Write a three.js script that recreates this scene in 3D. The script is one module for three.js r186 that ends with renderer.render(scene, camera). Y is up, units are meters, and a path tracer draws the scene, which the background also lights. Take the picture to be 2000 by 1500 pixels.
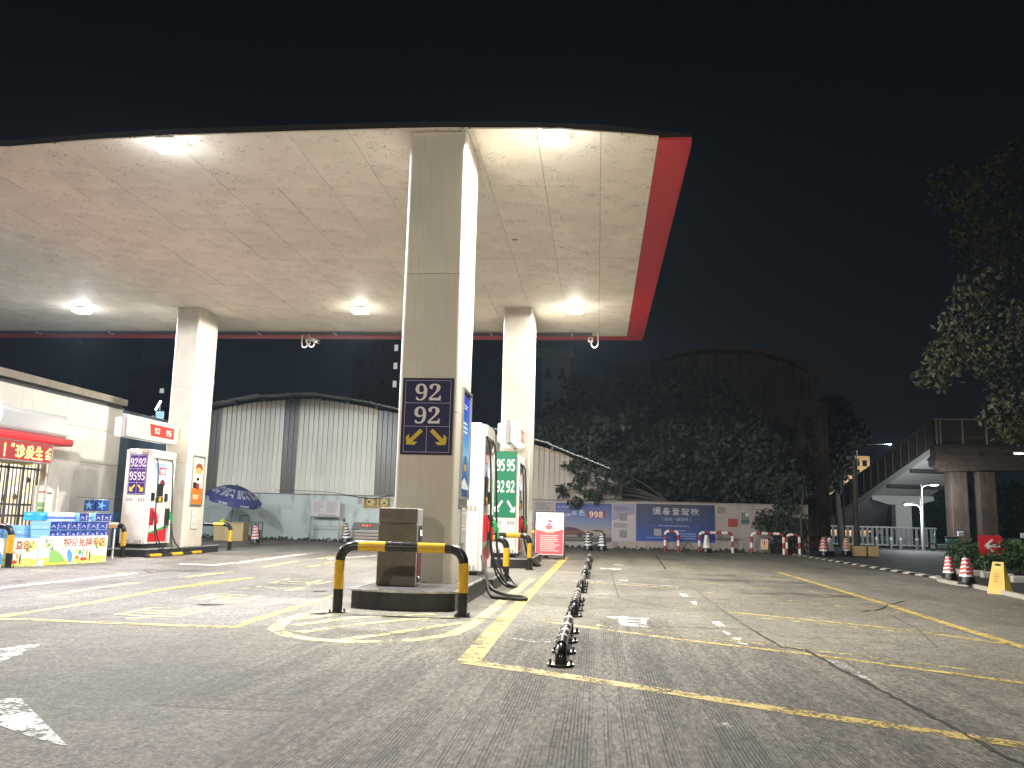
import * as THREE from 'three';
import { RoundedBoxGeometry } from 'three/addons/geometries/RoundedBoxGeometry.js';
import { mergeGeometries } from 'three/addons/utils/BufferGeometryUtils.js';
import { RectAreaLightUniformsLib } from 'three/addons/lights/RectAreaLightUniformsLib.js';
RectAreaLightUniformsLib.init();

// ---------------------------------------------------------------- camera, sky, moon, exposure
const V = (x, y, z) => new THREE.Vector3(x, y, z);
const scene = new THREE.Scene();
const FPX = 1700, EYE = 1.1, PITCH = Math.atan(266 / 1700), YAW = Math.atan(171 / 1700), ROLL = 0.025;
const FW = V(-Math.sin(YAW) * Math.cos(PITCH), Math.sin(PITCH), -Math.cos(YAW) * Math.cos(PITCH));
const R0 = FW.clone().cross(V(0, 1, 0)).normalize(), U0 = R0.clone().cross(FW);
const UP = U0.clone().multiplyScalar(Math.cos(ROLL)).addScaledVector(R0, -Math.sin(ROLL));
const RT = R0.clone().multiplyScalar(Math.cos(ROLL)).addScaledVector(U0, Math.sin(ROLL));
const camera = new THREE.PerspectiveCamera(2 * Math.atan(750 / FPX) * 180 / Math.PI, 4 / 3, 0.1, 1500);
camera.position.set(0, EYE, 0);
camera.up.copy(UP);
camera.lookAt(camera.position.clone().add(FW));
scene.add(camera);
const renderer = new THREE.WebGLRenderer({ antialias: true });
renderer.toneMapping = THREE.LinearToneMapping;
renderer.toneMappingExposure = 1.4;
renderer.shadowMap.enabled = true;
{
  const w = 64, h = 64, d = new Float32Array(w * h * 4);
  for (let j = 0; j < h; j++) for (let i = 0; i < w; i++) {
    const e = Math.max(0, (j + 0.5) / h * 2 - 1);          // 0 at the horizon, 1 overhead: city glow thinning upwards
    const k = Math.pow(1 - e, 2.2), o = (j * w + i) * 4;
    d[o] = 0.0006 + 0.0030 * k; d[o + 1] = 0.0007 + 0.0044 * k; d[o + 2] = 0.0009 + 0.0062 * k; d[o + 3] = 1;
  }
  const t = new THREE.DataTexture(d, w, h, THREE.RGBAFormat, THREE.FloatType);
  t.mapping = THREE.EquirectangularReflectionMapping; t.magFilter = THREE.LinearFilter; t.needsUpdate = true;
  scene.background = t; scene.environment = t;
}
const moon = new THREE.DirectionalLight(0xdfe6ff, 0.006);
moon.position.set(-30, 70, 20); moon.castShadow = true; moon.shadow.radius = 20;
Object.assign(moon.shadow.camera, { left: -60, right: 60, top: 60, bottom: -60, near: 1, far: 250 });
scene.add(moon, moon.target);
const LAMP = 138, WIDE = 122, SPILL = 2;            // canopy floodlights: downward beam, wide skirt and sideways spill of the lens, candela at exposure 1

// ---------------------------------------------------------------- helpers
// a pixel of the 2000x1500 photograph gives a direction; the plane it meets gives the place
const ray = (px, py) => FW.clone().multiplyScalar(FPX).addScaledVector(RT, px - 1000).addScaledVector(UP, 750 - py);
const G = (px, py, h = 0) => { const d = ray(px, py); return V(0, EYE, 0).addScaledVector(d, (h - EYE) / d.y); };
const W = (px, py, z) => { const d = ray(px, py); return V(0, EYE, 0).addScaledVector(d, z / d.z); };
const XP = (px, py, x) => { const d = ray(px, py); return V(0, EYE, 0).addScaledVector(d, x / d.x); };
function rng(seed) { let a = seed >>> 0; return () => { a = (a + 0x6D2B79F5) | 0; let t = Math.imul(a ^ (a >>> 15), 1 | a); t = (t + Math.imul(t ^ (t >>> 7), 61 | t)) ^ t; return ((t ^ (t >>> 14)) >>> 0) / 4294967296; }; }
const hash = (x, y) => { let n = Math.imul(x | 0, 374761393) + Math.imul(y | 0, 668265263) | 0; n = Math.imul(n ^ (n >>> 13), 1274126177); return ((n ^ (n >>> 16)) >>> 0) / 4294967296; };
function vnoise(x, y, px = 0, py = 0) {
  const xi = Math.floor(x), yi = Math.floor(y), fx = x - xi, fy = y - yi, u = fx * fx * (3 - 2 * fx), v = fy * fy * (3 - 2 * fy);
  const m = (a, p) => p ? ((a % p) + p) % p : a;
  const a = hash(m(xi, px), m(yi, py)), b = hash(m(xi + 1, px), m(yi, py)), c = hash(m(xi, px), m(yi + 1, py)), d = hash(m(xi + 1, px), m(yi + 1, py));
  return a + (b - a) * u + (c - a) * v + (a - b - c + d) * u * v;
}
const fbm = (x, y, o = 4) => { let s = 0, a = 0.5; for (let i = 0; i < o; i++) { s += a * vnoise(x, y); x = x * 2.03 + 17; y = y * 2.03 + 9; a /= 2; } return s / (1 - Math.pow(0.5, o)); };
const used = {};
const numbered = (n) => { used[n] = (used[n] ?? -1) + 1; return used[n] ? n + '_' + String(used[n]).padStart(3, '0') : n; };
function tag(o, label, category, group, kind) { o.userData.label = label; o.userData.category = category; if (group) o.userData.group = group; if (kind) o.userData.kind = kind; return o; }
function mesh(name, geo, mat, parent) {
  const m = new THREE.Mesh(Array.isArray(geo) ? (geo.length > 1 ? mergeGeometries(geo.map((g) => g.index ? g.toNonIndexed() : g)) : geo[0]) : geo, mat);
  m.castShadow = m.receiveShadow = true;
  if (parent) { m.name = name; parent.add(m); } else { m.name = numbered(name); scene.add(m); }
  return m;
}
function thing(name, label, category, p = [0, 0, 0], turn = 0, group) {
  const o = new THREE.Group(); o.name = numbered(name); scene.add(o);
  o.position.set(...(p.isVector3 ? p.toArray() : p)); o.rotation.y = turn;
  return tag(o, label, category, group);
}
function dup(o, p, turn, label) { const c = o.clone(); c.name = numbered(o.name.replace(/_\d{3}$/, '')); c.userData = { ...o.userData }; c.position.set(...(p.isVector3 ? p.toArray() : p)); c.rotation.y = turn ?? o.rotation.y; if (label) c.userData.label = label; scene.add(c); return c; }
const structure = (o) => { o.userData.kind = 'structure'; return o; };
const box = (w, h, d, x = 0, y = 0, z = 0) => new THREE.BoxGeometry(w, h, d).translate(x, y, z);
const bx = (x0, x1, y0, y1, z0, z1) => box(Math.abs(x1 - x0), Math.abs(y1 - y0), Math.abs(z1 - z0), (x0 + x1) / 2, (y0 + y1) / 2, (z0 + z1) / 2);
const rbox = (w, h, d, r, x = 0, y = 0, z = 0, s = 2) => new RoundedBoxGeometry(w, h, d, s, r).translate(x, y, z);
const cyl = (r0, r1, h, x = 0, y = 0, z = 0, s = 16) => new THREE.CylinderGeometry(r0, r1, h, s).translate(x, y, z);
const tube = (pts, r, n = 24, s = 8, tension = 0.5) => new THREE.TubeGeometry(new THREE.CatmullRomCurve3(pts.map((p) => p.isVector3 ? p : V(...p)), false, 'catmullrom', tension), n, r, s);
function bar(a, b, r, s = 8) { const d = b.clone().sub(a), g = new THREE.CylinderGeometry(r, r, d.length(), s); g.applyQuaternion(new THREE.Quaternion().setFromUnitVectors(V(0, 1, 0), d.clone().normalize())); const m = a.clone().add(b).multiplyScalar(0.5); return g.translate(m.x, m.y, m.z); }
function beam(a, b, w, h) { const d = b.clone().sub(a), g = new THREE.BoxGeometry(w, h, d.length()); const q = new THREE.Quaternion().setFromRotationMatrix(new THREE.Matrix4().lookAt(a, b, V(0, 1, 0))); g.applyQuaternion(q); const m = a.clone().add(b).multiplyScalar(0.5); return g.translate(m.x, m.y, m.z); }
function extr(pts, depth, holes = []) { const s = new THREE.Shape(pts.map((p) => new THREE.Vector2(p[0], p[1]))); for (const h of holes) s.holes.push(new THREE.Path(h.map((p) => new THREE.Vector2(p[0], p[1])))); return new THREE.ExtrudeGeometry(s, { depth, bevelEnabled: false }); }
const lin = (r, g, b) => new THREE.Color().setRGB(r, g, b);
const std = (c, rough = 0.7, o = {}) => new THREE.MeshStandardMaterial({ color: c, roughness: rough, ...o });
const glow = (c, i) => new THREE.MeshStandardMaterial({ color: 0x111111, emissive: c, emissiveIntensity: i, roughness: 0.6 });
function canvas(w, h, draw, srgb = true) { const c = document.createElement('canvas'); c.width = w; c.height = h; const g = c.getContext('2d'); draw(g, w, h); const t = new THREE.CanvasTexture(c); if (srgb) t.colorSpace = THREE.SRGBColorSpace; t.anisotropy = 8; return t; }
function pixels(w, h, fn, srgb = true, repeat = true) {
  const d = new Uint8Array(w * h * 4);
  for (let j = 0; j < h; j++) for (let i = 0; i < w; i++) { const c = fn(i, j), o = (j * w + i) * 4; if (typeof c === 'number') d[o] = d[o + 1] = d[o + 2] = Math.max(0, Math.min(255, c)); else for (let k = 0; k < 3; k++) d[o + k] = Math.max(0, Math.min(255, c[k])); d[o + 3] = 255; }
  const t = new THREE.DataTexture(d, w, h); if (srgb) t.colorSpace = THREE.SRGBColorSpace;
  t.magFilter = THREE.LinearFilter; t.minFilter = THREE.LinearMipmapLinearFilter; t.generateMipmaps = true; if (repeat) t.wrapS = t.wrapT = THREE.RepeatWrapping; t.needsUpdate = true; return t;
}
function uvBy(geo, fn) { const p = geo.attributes.position, a = new Float32Array(p.count * 2); for (let i = 0; i < p.count; i++) { const q = fn(p.getX(i), p.getY(i), p.getZ(i)); a[2 * i] = q[0]; a[2 * i + 1] = q[1]; } geo.setAttribute('uv', new THREE.BufferAttribute(a, 2)); return geo; }
// a flat print: plane whose centre is c, facing +z ('z') or +x ('x')
function print(tex, w, h, parent, c, face = 'z', rough = 0.55, name = 'print', em = 0) {
  const g = new THREE.PlaneGeometry(w, h); if (face === 'x') g.rotateY(Math.PI / 2);
  g.translate(c[0], c[1], c[2]);
  const m = em ? new THREE.MeshStandardMaterial({ color: 0x222222, emissive: 0xffffff, emissiveMap: tex, emissiveIntensity: em, roughness: rough }) : std(0xffffff, rough, { map: tex });
  return mesh(name, g, m, parent);
}
// Chinese characters as strokes on a 10 x 10 grid
const HAN = {
  珍: '01-31,04-34,08-48,21-28,60-43,60-93,73-55,84-57,96-49', 爱: '70-21,22-33,42-53,81-73,15-14-94-95,26-86,45-09,37-77-39,47-99', 生: '30-14,23-83,50-59,26-86,09-99',
  命: '50-04,50-94,34-64,16-46-48-18-16,66-96-98-88,66-69', 积: '30-11,02-42,21-29,24-06,24-45,51-91-95-55-51,66-49,76-99', 分: '40-04,60-94,25-75-69-58,45-19', 兑: '20-32,70-62,23-73-75-25-23,45-38-19,65-69-99-97',
  换: '02-42,20-29-18,06-45,60-42,60-80-72,56-53-93-96,46-96,73-76,76-49,76-99', 专: '21-81,14-94,50-36-86-58,47-69', 区: '91-11-19-99,83-37,43-87', 益: '20-31,70-61,12-92,43-15,63-95,29-26-86-89,46-49,66-69,09-99', 合: '50-04,50-94,34-74,26-86-89-29-26',
  儒: '20-03,13-19,40-90,33-32-92-93,60-64,43-53,44-54,73-83,74-84,35-95,65-57,39-37-97-99,57-59,77-79', 春: '21-81,23-83,15-95,50-08,55-98,36-76-79-39-36,37-77', 堂: '50-52,20-32,80-72,14-13-93-94,34-74-76-36-34,27-87,57-59,19-99', 驾: '11-41-34-24,20-04,61-91-94-64-61,25-75-67,35-27-87-89-69,08-68', 校: '02-42,20-29,23-06,23-45,60-61,42-92,53-44,73-94,54-99,84-49',
  国: '11-91-99-19-11,33-73,35-75,37-77,53-57', 家: '50-51,13-12-92-93,24-84,54-25,44-69-58,56-28,76-99', 一: '15-95', 级: '20-04-34-07-47,09-48,51-91-74-94-49,61-48,65-99', 卸: '20-02,12-52,31-38,35-55,14-18,08-58,61-91-95-85,61-69', 油: '10-21,03-14,19-26,32-92-99-39-32,60-69,35-95', 口: '21-81-88-28-21', '！': '51-56,58-59',
  加: '03-43-48-28,20-09,62-92-98-68-62', 比: '11-18-47,13-43,61-69-99-97,93-65', 出: '50-58,22-24-84-82,16-18-88-86', 色: '40-13,30-70-53,23-83-85-25-23,53-55,25-29-99-97', 低: '20-03,13-19,90-41-48-57,44-94,62-97-99,66-77',
};
function han(g, s, x, y, size, wt, gap = 1.08) {
  g.lineWidth = wt; g.lineCap = 'round'; g.lineJoin = 'round';
  for (const ch of s) {
    if (HAN[ch]) for (const st of HAN[ch].split(',')) { g.beginPath(); st.split('-').forEach((p, i) => { const X = x + (+p[0] + 0.5) / 10 * size, Y = y + (+p[1] + 0.5) / 10 * size; i ? g.lineTo(X, Y) : g.moveTo(X, Y); }); g.stroke(); }
    x += size * gap;
  }
}
// lines of small print too fine to read in the photograph
function smallPrint(g, x, y, w, h, rows, seed, color) { const r = rng(seed); g.fillStyle = color; for (let i = 0; i < rows; i++) { let q = x; const e = x + w * (0.6 + 0.4 * r()); while (q < e) { const l = w * (0.02 + 0.05 * r()); g.fillRect(q, y + h * i / rows, l, h / rows * 0.5); q += l + w * 0.014; } } }

// ---------------------------------------------------------------- shared materials
const grainT = pixels(512, 512, (i, j) => 118 + 26 * (vnoise(i / 2, j / 2, 256, 256) - 0.5) + 34 * (hash(i, j) - 0.5) + 40 * (vnoise(i / 32, j / 32, 16, 16) - 0.5), false);
const grain = (sx, sy) => { const t = grainT.clone(); t.repeat.set(sx, sy); t.needsUpdate = true; return t; };
const M = {
  white: std(lin(0.70, 0.69, 0.65), 0.45), column: std(lin(0.72, 0.69, 0.64), 0.38), gap: std(lin(0.04, 0.04, 0.04), 0.9),
  red: std(lin(0.42, 0.016, 0.022), 0.45), redPaint: std(lin(0.55, 0.02, 0.03), 0.4), black: std(lin(0.012, 0.012, 0.012), 0.35), rubber: std(lin(0.014, 0.014, 0.014), 0.5),
  yellow: std(lin(0.72, 0.42, 0.02), 0.33), hoopBlack: std(lin(0.012, 0.012, 0.012), 0.3), steel: std(lin(0.5, 0.5, 0.5), 0.35, { metalness: 0.9 }), darkSteel: std(lin(0.07, 0.07, 0.075), 0.5, { metalness: 0.4 }),
  grey: std(lin(0.36, 0.36, 0.37), 0.5), kerbBlack: std(lin(0.02, 0.02, 0.021), 0.42), plinthTop: std(lin(0.04, 0.037, 0.034), 0.7, { bumpMap: grain(2, 2), bumpScale: 0.004 }),
  trim: std(lin(0.55, 0.54, 0.52), 0.3, { metalness: 0.5 }), taupe: std(lin(0.17, 0.148, 0.115), 0.42), concrete: std(lin(0.30, 0.28, 0.25), 0.85), glass: new THREE.MeshPhysicalMaterial({ color: 0xffffff, roughness: 0.03, transmission: 1, thickness: 0 }),
  darkGlass: std(lin(0.012, 0.014, 0.016), 0.12), green: std(lin(0.01, 0.25, 0.08), 0.45), nozzleRed: std(lin(0.6, 0.02, 0.03), 0.4), nozzleGreen: std(lin(0.02, 0.33, 0.08), 0.4),
  wood: std(lin(0.32, 0.17, 0.07), 0.6), trunk: std(lin(0.07, 0.055, 0.04), 0.9), stripeRed: std(lin(0.5, 0.03, 0.03), 0.5), stripeWhite: std(lin(0.72, 0.70, 0.68), 0.5),
};

{
  const sc = pixels(256, 256, (i, j) => { const a = vnoise(i / 20, j / 20, 12, 12), b = vnoise(i / 4, j / 9, 64, 28), c = vnoise(i / 2, j / 2, 128, 128); const v = 232 + 20 * (a - 0.5) - (b > 0.8 ? 110 * (b - 0.8) / 0.2 : 0) - (c > 0.92 ? 50 : 0); return [v, v, v]; });
  M.yellow.map = sc; M.yellow.roughnessMap = grainT; M.yellow.roughness = 0.75; M.hoopBlack.roughnessMap = grainT; M.hoopBlack.roughness = 0.65; M.taupe.map = cladLike(); M.trim.roughnessMap = grainT; M.trim.roughness = 0.6;
}
function cladLike() { return pixels(256, 512, (i, j) => { const a = vnoise(i / 40, j / 60), b = vnoise(i / 4, j / 70 + 3), c = vnoise(i / 2, j / 2), d = vnoise(i / 16, j / 3 + 9); const v = 214 + 26 * (a - 0.5) - 46 * Math.max(0, b - 0.62) + 10 * (c - 0.5) - 70 * Math.max(0, d - 0.85); return [v, v * 0.99, v * 0.97]; }); }
// ---------------------------------------------------------------- ground
const slabTone = (x, z) => 0.93 + 0.14 * hash(Math.floor((x + 0.25) / 4.3) + 50, Math.floor((z + 8.6) / 5.1) + 90);
function groundColour(x, z) {
  let s = 0.82 + 0.36 * fbm(x * 0.55 + 40, z * 0.55 + 20, 5);
  s *= slabTone(x, z);
  s *= 1 - 0.34 * Math.max(0, fbm(x * 1.9 + 3, z * 0.35 + 71, 4) - 0.5) * 4;          // oil and tyre soiling streaks along the lanes
  const tar = (z > -8.75 && x < -0.2) ? Math.min(1, (z + 8.75) * 4) : 0;               // coarser, browner old surface outside the painted box
  const r = 0.285 * s * (1 - 0.18 * tar), g = 0.268 * s * (1 - 0.20 * tar), b = 0.228 * s * (1 - 0.26 * tar);
  const cool = x < -3.4 && z < -8.6 ? 1.1 : 1;
  return [r, g, b * cool];
}
const aggT = pixels(1024, 1024, (i, j) => {
  const a = vnoise(i / 3.2, j / 3.2, 320, 320), b = hash(i, j), c = vnoise(i / 40, j / 40, 25, 25), d = vnoise(i / 8, j / 8, 128, 128);
  let v = 186 + 84 * (a - 0.5) + 40 * (b - 0.5) + 34 * (c - 0.5) + 84 * (d - 0.5);
  if (a > 0.86) v += 45 * (a - 0.86) / 0.14; if (a < 0.10) v -= 60 * (0.10 - a) / 0.10;
  return [v, v * 0.985, v * 0.96];
});
const aggB = pixels(1024, 1024, (i, j) => 128 + 90 * (vnoise(i / 3.2, j / 3.2, 320, 320) - 0.5) + 50 * (vnoise(i / 8, j / 8, 128, 128) - 0.5) + 30 * (hash(i, j) - 0.5), false);
const groundM = std(0xffffff, 0.78, { map: aggT, bumpMap: aggB, bumpScale: 0.004, vertexColors: true });
function colourBy(geo, fn) { const p = geo.attributes.position, a = new Float32Array(p.count * 3); for (let i = 0; i < p.count; i++) { const c = fn(p.getX(i), p.getZ(i)); a[3 * i] = c[0]; a[3 * i + 1] = c[1]; a[3 * i + 2] = c[2]; } geo.setAttribute('color', new THREE.BufferAttribute(a, 3)); return geo; }
const fg = new THREE.PlaneGeometry(33, 54, 132, 216).rotateX(-Math.PI / 2).translate(-8.5, 0, -10.6);
uvBy(fg, (x, y, z) => [x / 2.6, z / 2.6]); colourBy(fg, groundColour);
const forecourt = structure(mesh('forecourt', fg, groundM)); tag(forecourt, 'worn grey concrete forecourt with painted lines and cracks', 'pavement');
{
  const g = new THREE.PlaneGeometry(900, 900, 60, 60).rotateX(-Math.PI / 2).translate(0, -0.03, -200);
  uvBy(g, (x, y, z) => [x / 4, z / 4]); colourBy(g, (x, z) => { const s = 0.06 * (0.8 + 0.4 * fbm(x * 0.05, z * 0.05)); return [s, s, s * 0.98]; });
  tag(structure(mesh('street', g, groundM)), 'dark asphalt street beyond the station forecourt', 'road');
}
// tined concrete: strips of fine parallel grooves, cut into the slab
const grooveMask = (i, j) => { const e = Math.min(i, 1023 - i) / 60, f = Math.min(j, 1023 - j) / 120; return Math.max(0, Math.min(1, e, f)) * Math.max(0, Math.min(1, (vnoise(i / 90 + 3, j / 260 + 8) * 0.6 + vnoise(i / 30, j / 120) * 0.4 - 0.28) * 3.2)); };
const grooveT = pixels(1024, 1024, (i, j) => {
  const m = grooveMask(i, j), ph = (i + 3 * (vnoise(i / 60, j / 70) - 0.5) * 2) / 24, w = Math.abs((ph - Math.floor(ph)) - 0.5) * 2, cut = w > 0.58 ? 1 : 0;
  const b = hash(i, j); const v = (186 + 84 * (vnoise(i / 9.7 + 7, j / 4) - 0.5) + 40 * (b - 0.5) + 84 * (vnoise(i / 24, j / 9 + 5) - 0.5)) * (1 - 0.5 * m * cut * Math.min(1, 0.25 + 1.2 * vnoise(i / 12, j / 22))); return [v, v * 0.985, v * 0.96];
}, true, false);
const grooveB = pixels(1024, 1024, (i, j) => { const m = grooveMask(i, j), ph = (i + 3 * (vnoise(i / 60, j / 70) - 0.5) * 2) / 24, w = Math.abs((ph - Math.floor(ph)) - 0.5) * 2; return 190 + 40 * (vnoise(i / 2.5 + 11, j / 2.5) - 0.5) - 150 * m * (w > 0.58 ? 1 : 0); }, false, false);
const grooveM = std(0xffffff, 0.8, { map: grooveT, bumpMap: grooveB, bumpScale: 0.006, vertexColors: true });
for (const [x, z0, z1, lean] of [[-2.15, -8.6, -5.0, 0], [-1.28, -8.9, -3.4, 0], [-0.41, -9.6, -3.0, 0], [0.46, -10.6, -2.9, 0], [1.33, -8.9, -2.9, 0], [2.2, -8.4, -3.0, 0]]) {
  const g = new THREE.PlaneGeometry(0.84, z1 - z0, 4, 16).rotateX(-Math.PI / 2); const mid = (z0 + z1) / 2;
  uvBy(g, (X, Y, Z) => [0.01 + 0.98 * (X + 0.42) / 0.84, 0.01 + 0.98 * (Z - (z0 - mid)) / (z1 - z0)]);
  g.rotateY(lean).translate(x, 0.0012, mid); colourBy(g, groundColour);
  mesh('grooved_strip', g, grooveM, forecourt).userData.kind = 'structure';
}
// paint: worn sheets just above the slab
const wearT = (seed, amount) => pixels(512, 512, (i, j) => { const a = vnoise(i / 5 + seed, j / 5, 0, 0) * 0.45 + vnoise(i / 24 + seed, j / 24) * 0.35 + vnoise(i / 90 + seed, j / 90) * 0.3 + 0.25 * (hash(i + seed, j) - 0.5); return (a - amount) * 1400; }, false);
const paintM = (c, amount, seed) => { const w = wearT(seed, amount); return new THREE.MeshStandardMaterial({ color: c, roughness: 0.6, alphaMap: w, transparent: true, bumpMap: aggB, bumpScale: 0.003 }); };
const P = { yellow: paintM(lin(0.50, 0.37, 0.10), 0.36, 3), yellowOld: paintM(lin(0.43, 0.36, 0.13), 0.52, 41), white: paintM(lin(0.66, 0.64, 0.60), 0.42, 77), hatch: paintM(lin(0.47, 0.43, 0.19), 0.38, 120), smear: paintM(lin(0.55, 0.54, 0.50), 0.62, 200) };
const layer = {};
function flat(pts, mat, y, name = 'painted_line') {
  const s = new THREE.Shape(pts.map((p) => new THREE.Vector2(p.x, -p.z))); const g = new THREE.ShapeGeometry(s).rotateX(-Math.PI / 2).translate(0, y, 0);
  uvBy(g, (x, Y, z) => [x / 1.7, z / 1.7]); return mesh(name, g, mat, forecourt);
}
const poly = (px, mat = P.yellow, y = 0.003, name) => flat(px.map(([a, b]) => G(a, b)), mat, y, name);
// a stroke of constant world width along pixels on the ground
function stroke(px, w, mat = P.yellow, y = 0.003, name, jitter = 0) {
  const r = rng(px[0][0] | 0), p = px.map(([a, b]) => G(a, b)), L = [], Rr = [];
  for (let i = 0; i < p.length; i++) { const d = p[Math.min(i + 1, p.length - 1)].clone().sub(p[Math.max(i - 1, 0)]).normalize(), n = V(-d.z, 0, d.x), ww = w * (1 + jitter * (r() - 0.5)) / 2; L.push(p[i].clone().addScaledVector(n, ww)); Rr.push(p[i].clone().addScaledVector(n, -ww)); }
  return flat([...L, ...Rr.reverse()], mat, y, name);
}
const z2 = (a) => a.map(([x, y]) => [x / 4, 1080 + y / 4]), z3 = (a) => a.map(([x, y]) => [350 + x / 4, 1070 + y / 4]), z4 = (a) => a.map(([x, y]) => [1140 + x / 4, 1080 + y / 4]), z5 = (a) => a.map(([x, y]) => [1500 + x / 4, 1080 + y / 4]);
poly([[893, 1290], [936, 1296], [1010, 1200], [1060, 1142], [1112, 1088], [1098, 1088], [1045, 1141], [972, 1206]]);
poly([[936, 1291.5], [1050, 1308], [1300, 1346], [1525, 1382], [2060, 1460], [2060, 1472], [1525, 1393], [1300, 1356], [1050, 1318], [897, 1296]], P.yellow, 0.0042);
stroke([[1045, 1208], [1335, 1240], [1572, 1268], [2040, 1327]], 0.1, P.yellowOld); stroke([[1060, 1214], [1335, 1250], [1572, 1277], [2040, 1340]], 0.1, P.yellow);
stroke([[1417, 1195], [1640, 1217], [1765, 1230], [1962, 1258]], 0.1); stroke([[1440, 1203], [1640, 1222.5], [1765, 1235]], 0.1, P.yellowOld);
stroke([[1517, 1117], [1575, 1134], [1735, 1182], [1875, 1227], [2040, 1277]], 0.13, P.yellow, 0.0042);
stroke([[1285, 1130], [1452, 1146], [1577, 1155], [1690, 1165]], 0.12, P.yellowOld); stroke([[1297, 1115], [1402, 1121], [1540, 1130]], 0.12, P.yellowOld);
stroke([[1120, 1134], [1140, 1137], [1325, 1149]], 0.12, P.yellow); stroke([[1140, 1134], [1325, 1146]], 0.1, P.white, 0.0042);
stroke([[1377, 1157], [1500, 1168], [1655, 1186], [1790, 1199]], 0.12, P.yellowOld); stroke([[1110, 1092], [1280, 1101], [1420, 1110]], 0.14, P.yellowOld);
for (const q of [[[170, 500], [340, 497], [360, 510], [515, 511], [490, 524], [340, 520], [230, 514]], [[265, 520], [335, 522], [345, 552], [490, 556], [510, 582], [290, 570]], [[440, 518], [492, 520], [492, 560], [450, 556]], [[345, 532], [440, 534], [440, 541], [345, 540]],
  [[1000, 540], [1060, 538], [1115, 580], [1060, 586]], [[1080, 610], [1165, 636], [1130, 646]], [[1160, 665], [1235, 665], [1225, 682], [1165, 676]], [[1170, 698], [1290, 714], [1270, 722]], [[745, 318], [800, 320], [820, 345], [770, 340]], [[835, 380], [880, 376], [885, 410], [850, 400]], [[230, 88], [315, 94], [300, 101], [240, 97]], [[130, 118], [300, 125], [290, 133], [140, 128]], [[270, 212], [350, 214], [345, 221], [280, 220]]]) poly(z4(q), P.white, 0.0042);
poly([[1606, 1284], [1650, 1296], [1740, 1352], [1690, 1334]], P.smear); poly([[1375, 1402], [1410, 1408], [1450, 1426], [1420, 1424]], P.smear); poly([[985, 1245], [1085, 1250], [1130, 1256], [1000, 1254]], P.smear);
poly(z2([[-60, 490], [240, 455], [730, 378], [1190, 290], [1560, 235], [1990, 188], [2000, 197], [1560, 258], [1200, 305], [780, 390], [260, 465], [70, 502], [-60, 508]]));
poly(z2([[-60, 510], [230, 514], [760, 538], [1440, 564], [1800, 574], [1830, 590], [1450, 579], [760, 553], [220, 529], [-60, 524]]), P.yellow, 0.0042);
poly(z3([[388, 622], [560, 555], [960, 440], [1205, 366], [1205, 388], [980, 458], [620, 572], [430, 631]]));
poly(z2([[280, 347], [345, 352], [745, 282], [1060, 240], [1120, 232], [980, 235], [690, 276]]), P.hatch); poly(z2([[1370, 195], [1450, 197], [1850, 145], [1790, 142]]), P.hatch);
poly(z3([[620, 152], [670, 156], [940, 106], [890, 104]]), P.hatch); poly(z3([[1060, 86], [1110, 87], [1240, 67], [1200, 64]]), P.hatch); poly(z3([[940, 160], [1000, 162], [1240, 108], [1200, 106]]), P.yellowOld);
poly(z2([[-60, 272], [600, 203], [1000, 158], [1085, 157], [960, 177], [590, 218], [140, 263], [-60, 292]]), P.white); poly(z2([[240, 133], [1000, 156], [1000, 164], [240, 140]]), P.yellowOld, 0.0042);
poly(z3([[0, 122], [270, 129], [480, 108], [900, 50], [1060, 44], [500, 119], [300, 141], [0, 131]]), P.white); poly(z3([[1150, 82], [1600, 54], [1600, 60], [1170, 92]]), P.white);
// characters painted on the lane, nearly worn away
for (const [q, w] of [[[[900, 484], [1190, 428], [1640, 443], [1380, 500], [905, 484]], 0.09], [[[1100, 450], [1530, 462]], 0.08], [[[1010, 466], [1450, 480]], 0.08], [[[985, 512], [1190, 502]], 0.09]]) stroke(z2(q), w, P.hatch);
for (const q of [[[80, 395], [280, 360], [640, 378], [460, 432], [270, 428]], [[150, 410], [330, 372]], [[270, 428], [420, 375]], [[300, 395], [560, 400]], [[330, 412], [520, 416]], [[720, 275], [860, 240], [1110, 252], [1000, 285], [720, 275]], [[780, 262], [1060, 270]], [[450, 322], [640, 300], [760, 318], [1000, 310]], [[1000, 296], [1190, 262]], [[840, 335], [1000, 310]]]) stroke(z3(q), 0.1, P.hatch);
stroke([[660, 1190], [600, 1199], [556, 1212], [537, 1229], [560, 1241], [610, 1249], [680, 1253.5], [750, 1253.5], [820, 1249], [880, 1240], [908, 1227], [935, 1211], [985, 1172], [1040, 1130]], 0.15, P.hatch, 0.003, 'hatched_ring');
for (const q of [[[575, 1222], [700, 1206], [850, 1200]], [[585, 1236], [680, 1222], [790, 1211], [890, 1206]], [[670, 1250], [760, 1238], [850, 1224], [905, 1216]], [[570, 1211], [660, 1200]]]) stroke(q, 0.13, P.hatch, 0.0042);
poly([[-60, 1366], [40, 1364], [134, 1460], [60, 1440], [0, 1418], [-60, 1410]], P.white, 0.003, 'painted_arrow'); poly([[-60, 1300], [-30, 1272], [50, 1260], [83, 1258], [40, 1279], [0, 1293]], P.white, 0.003, 'painted_arrow');
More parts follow.
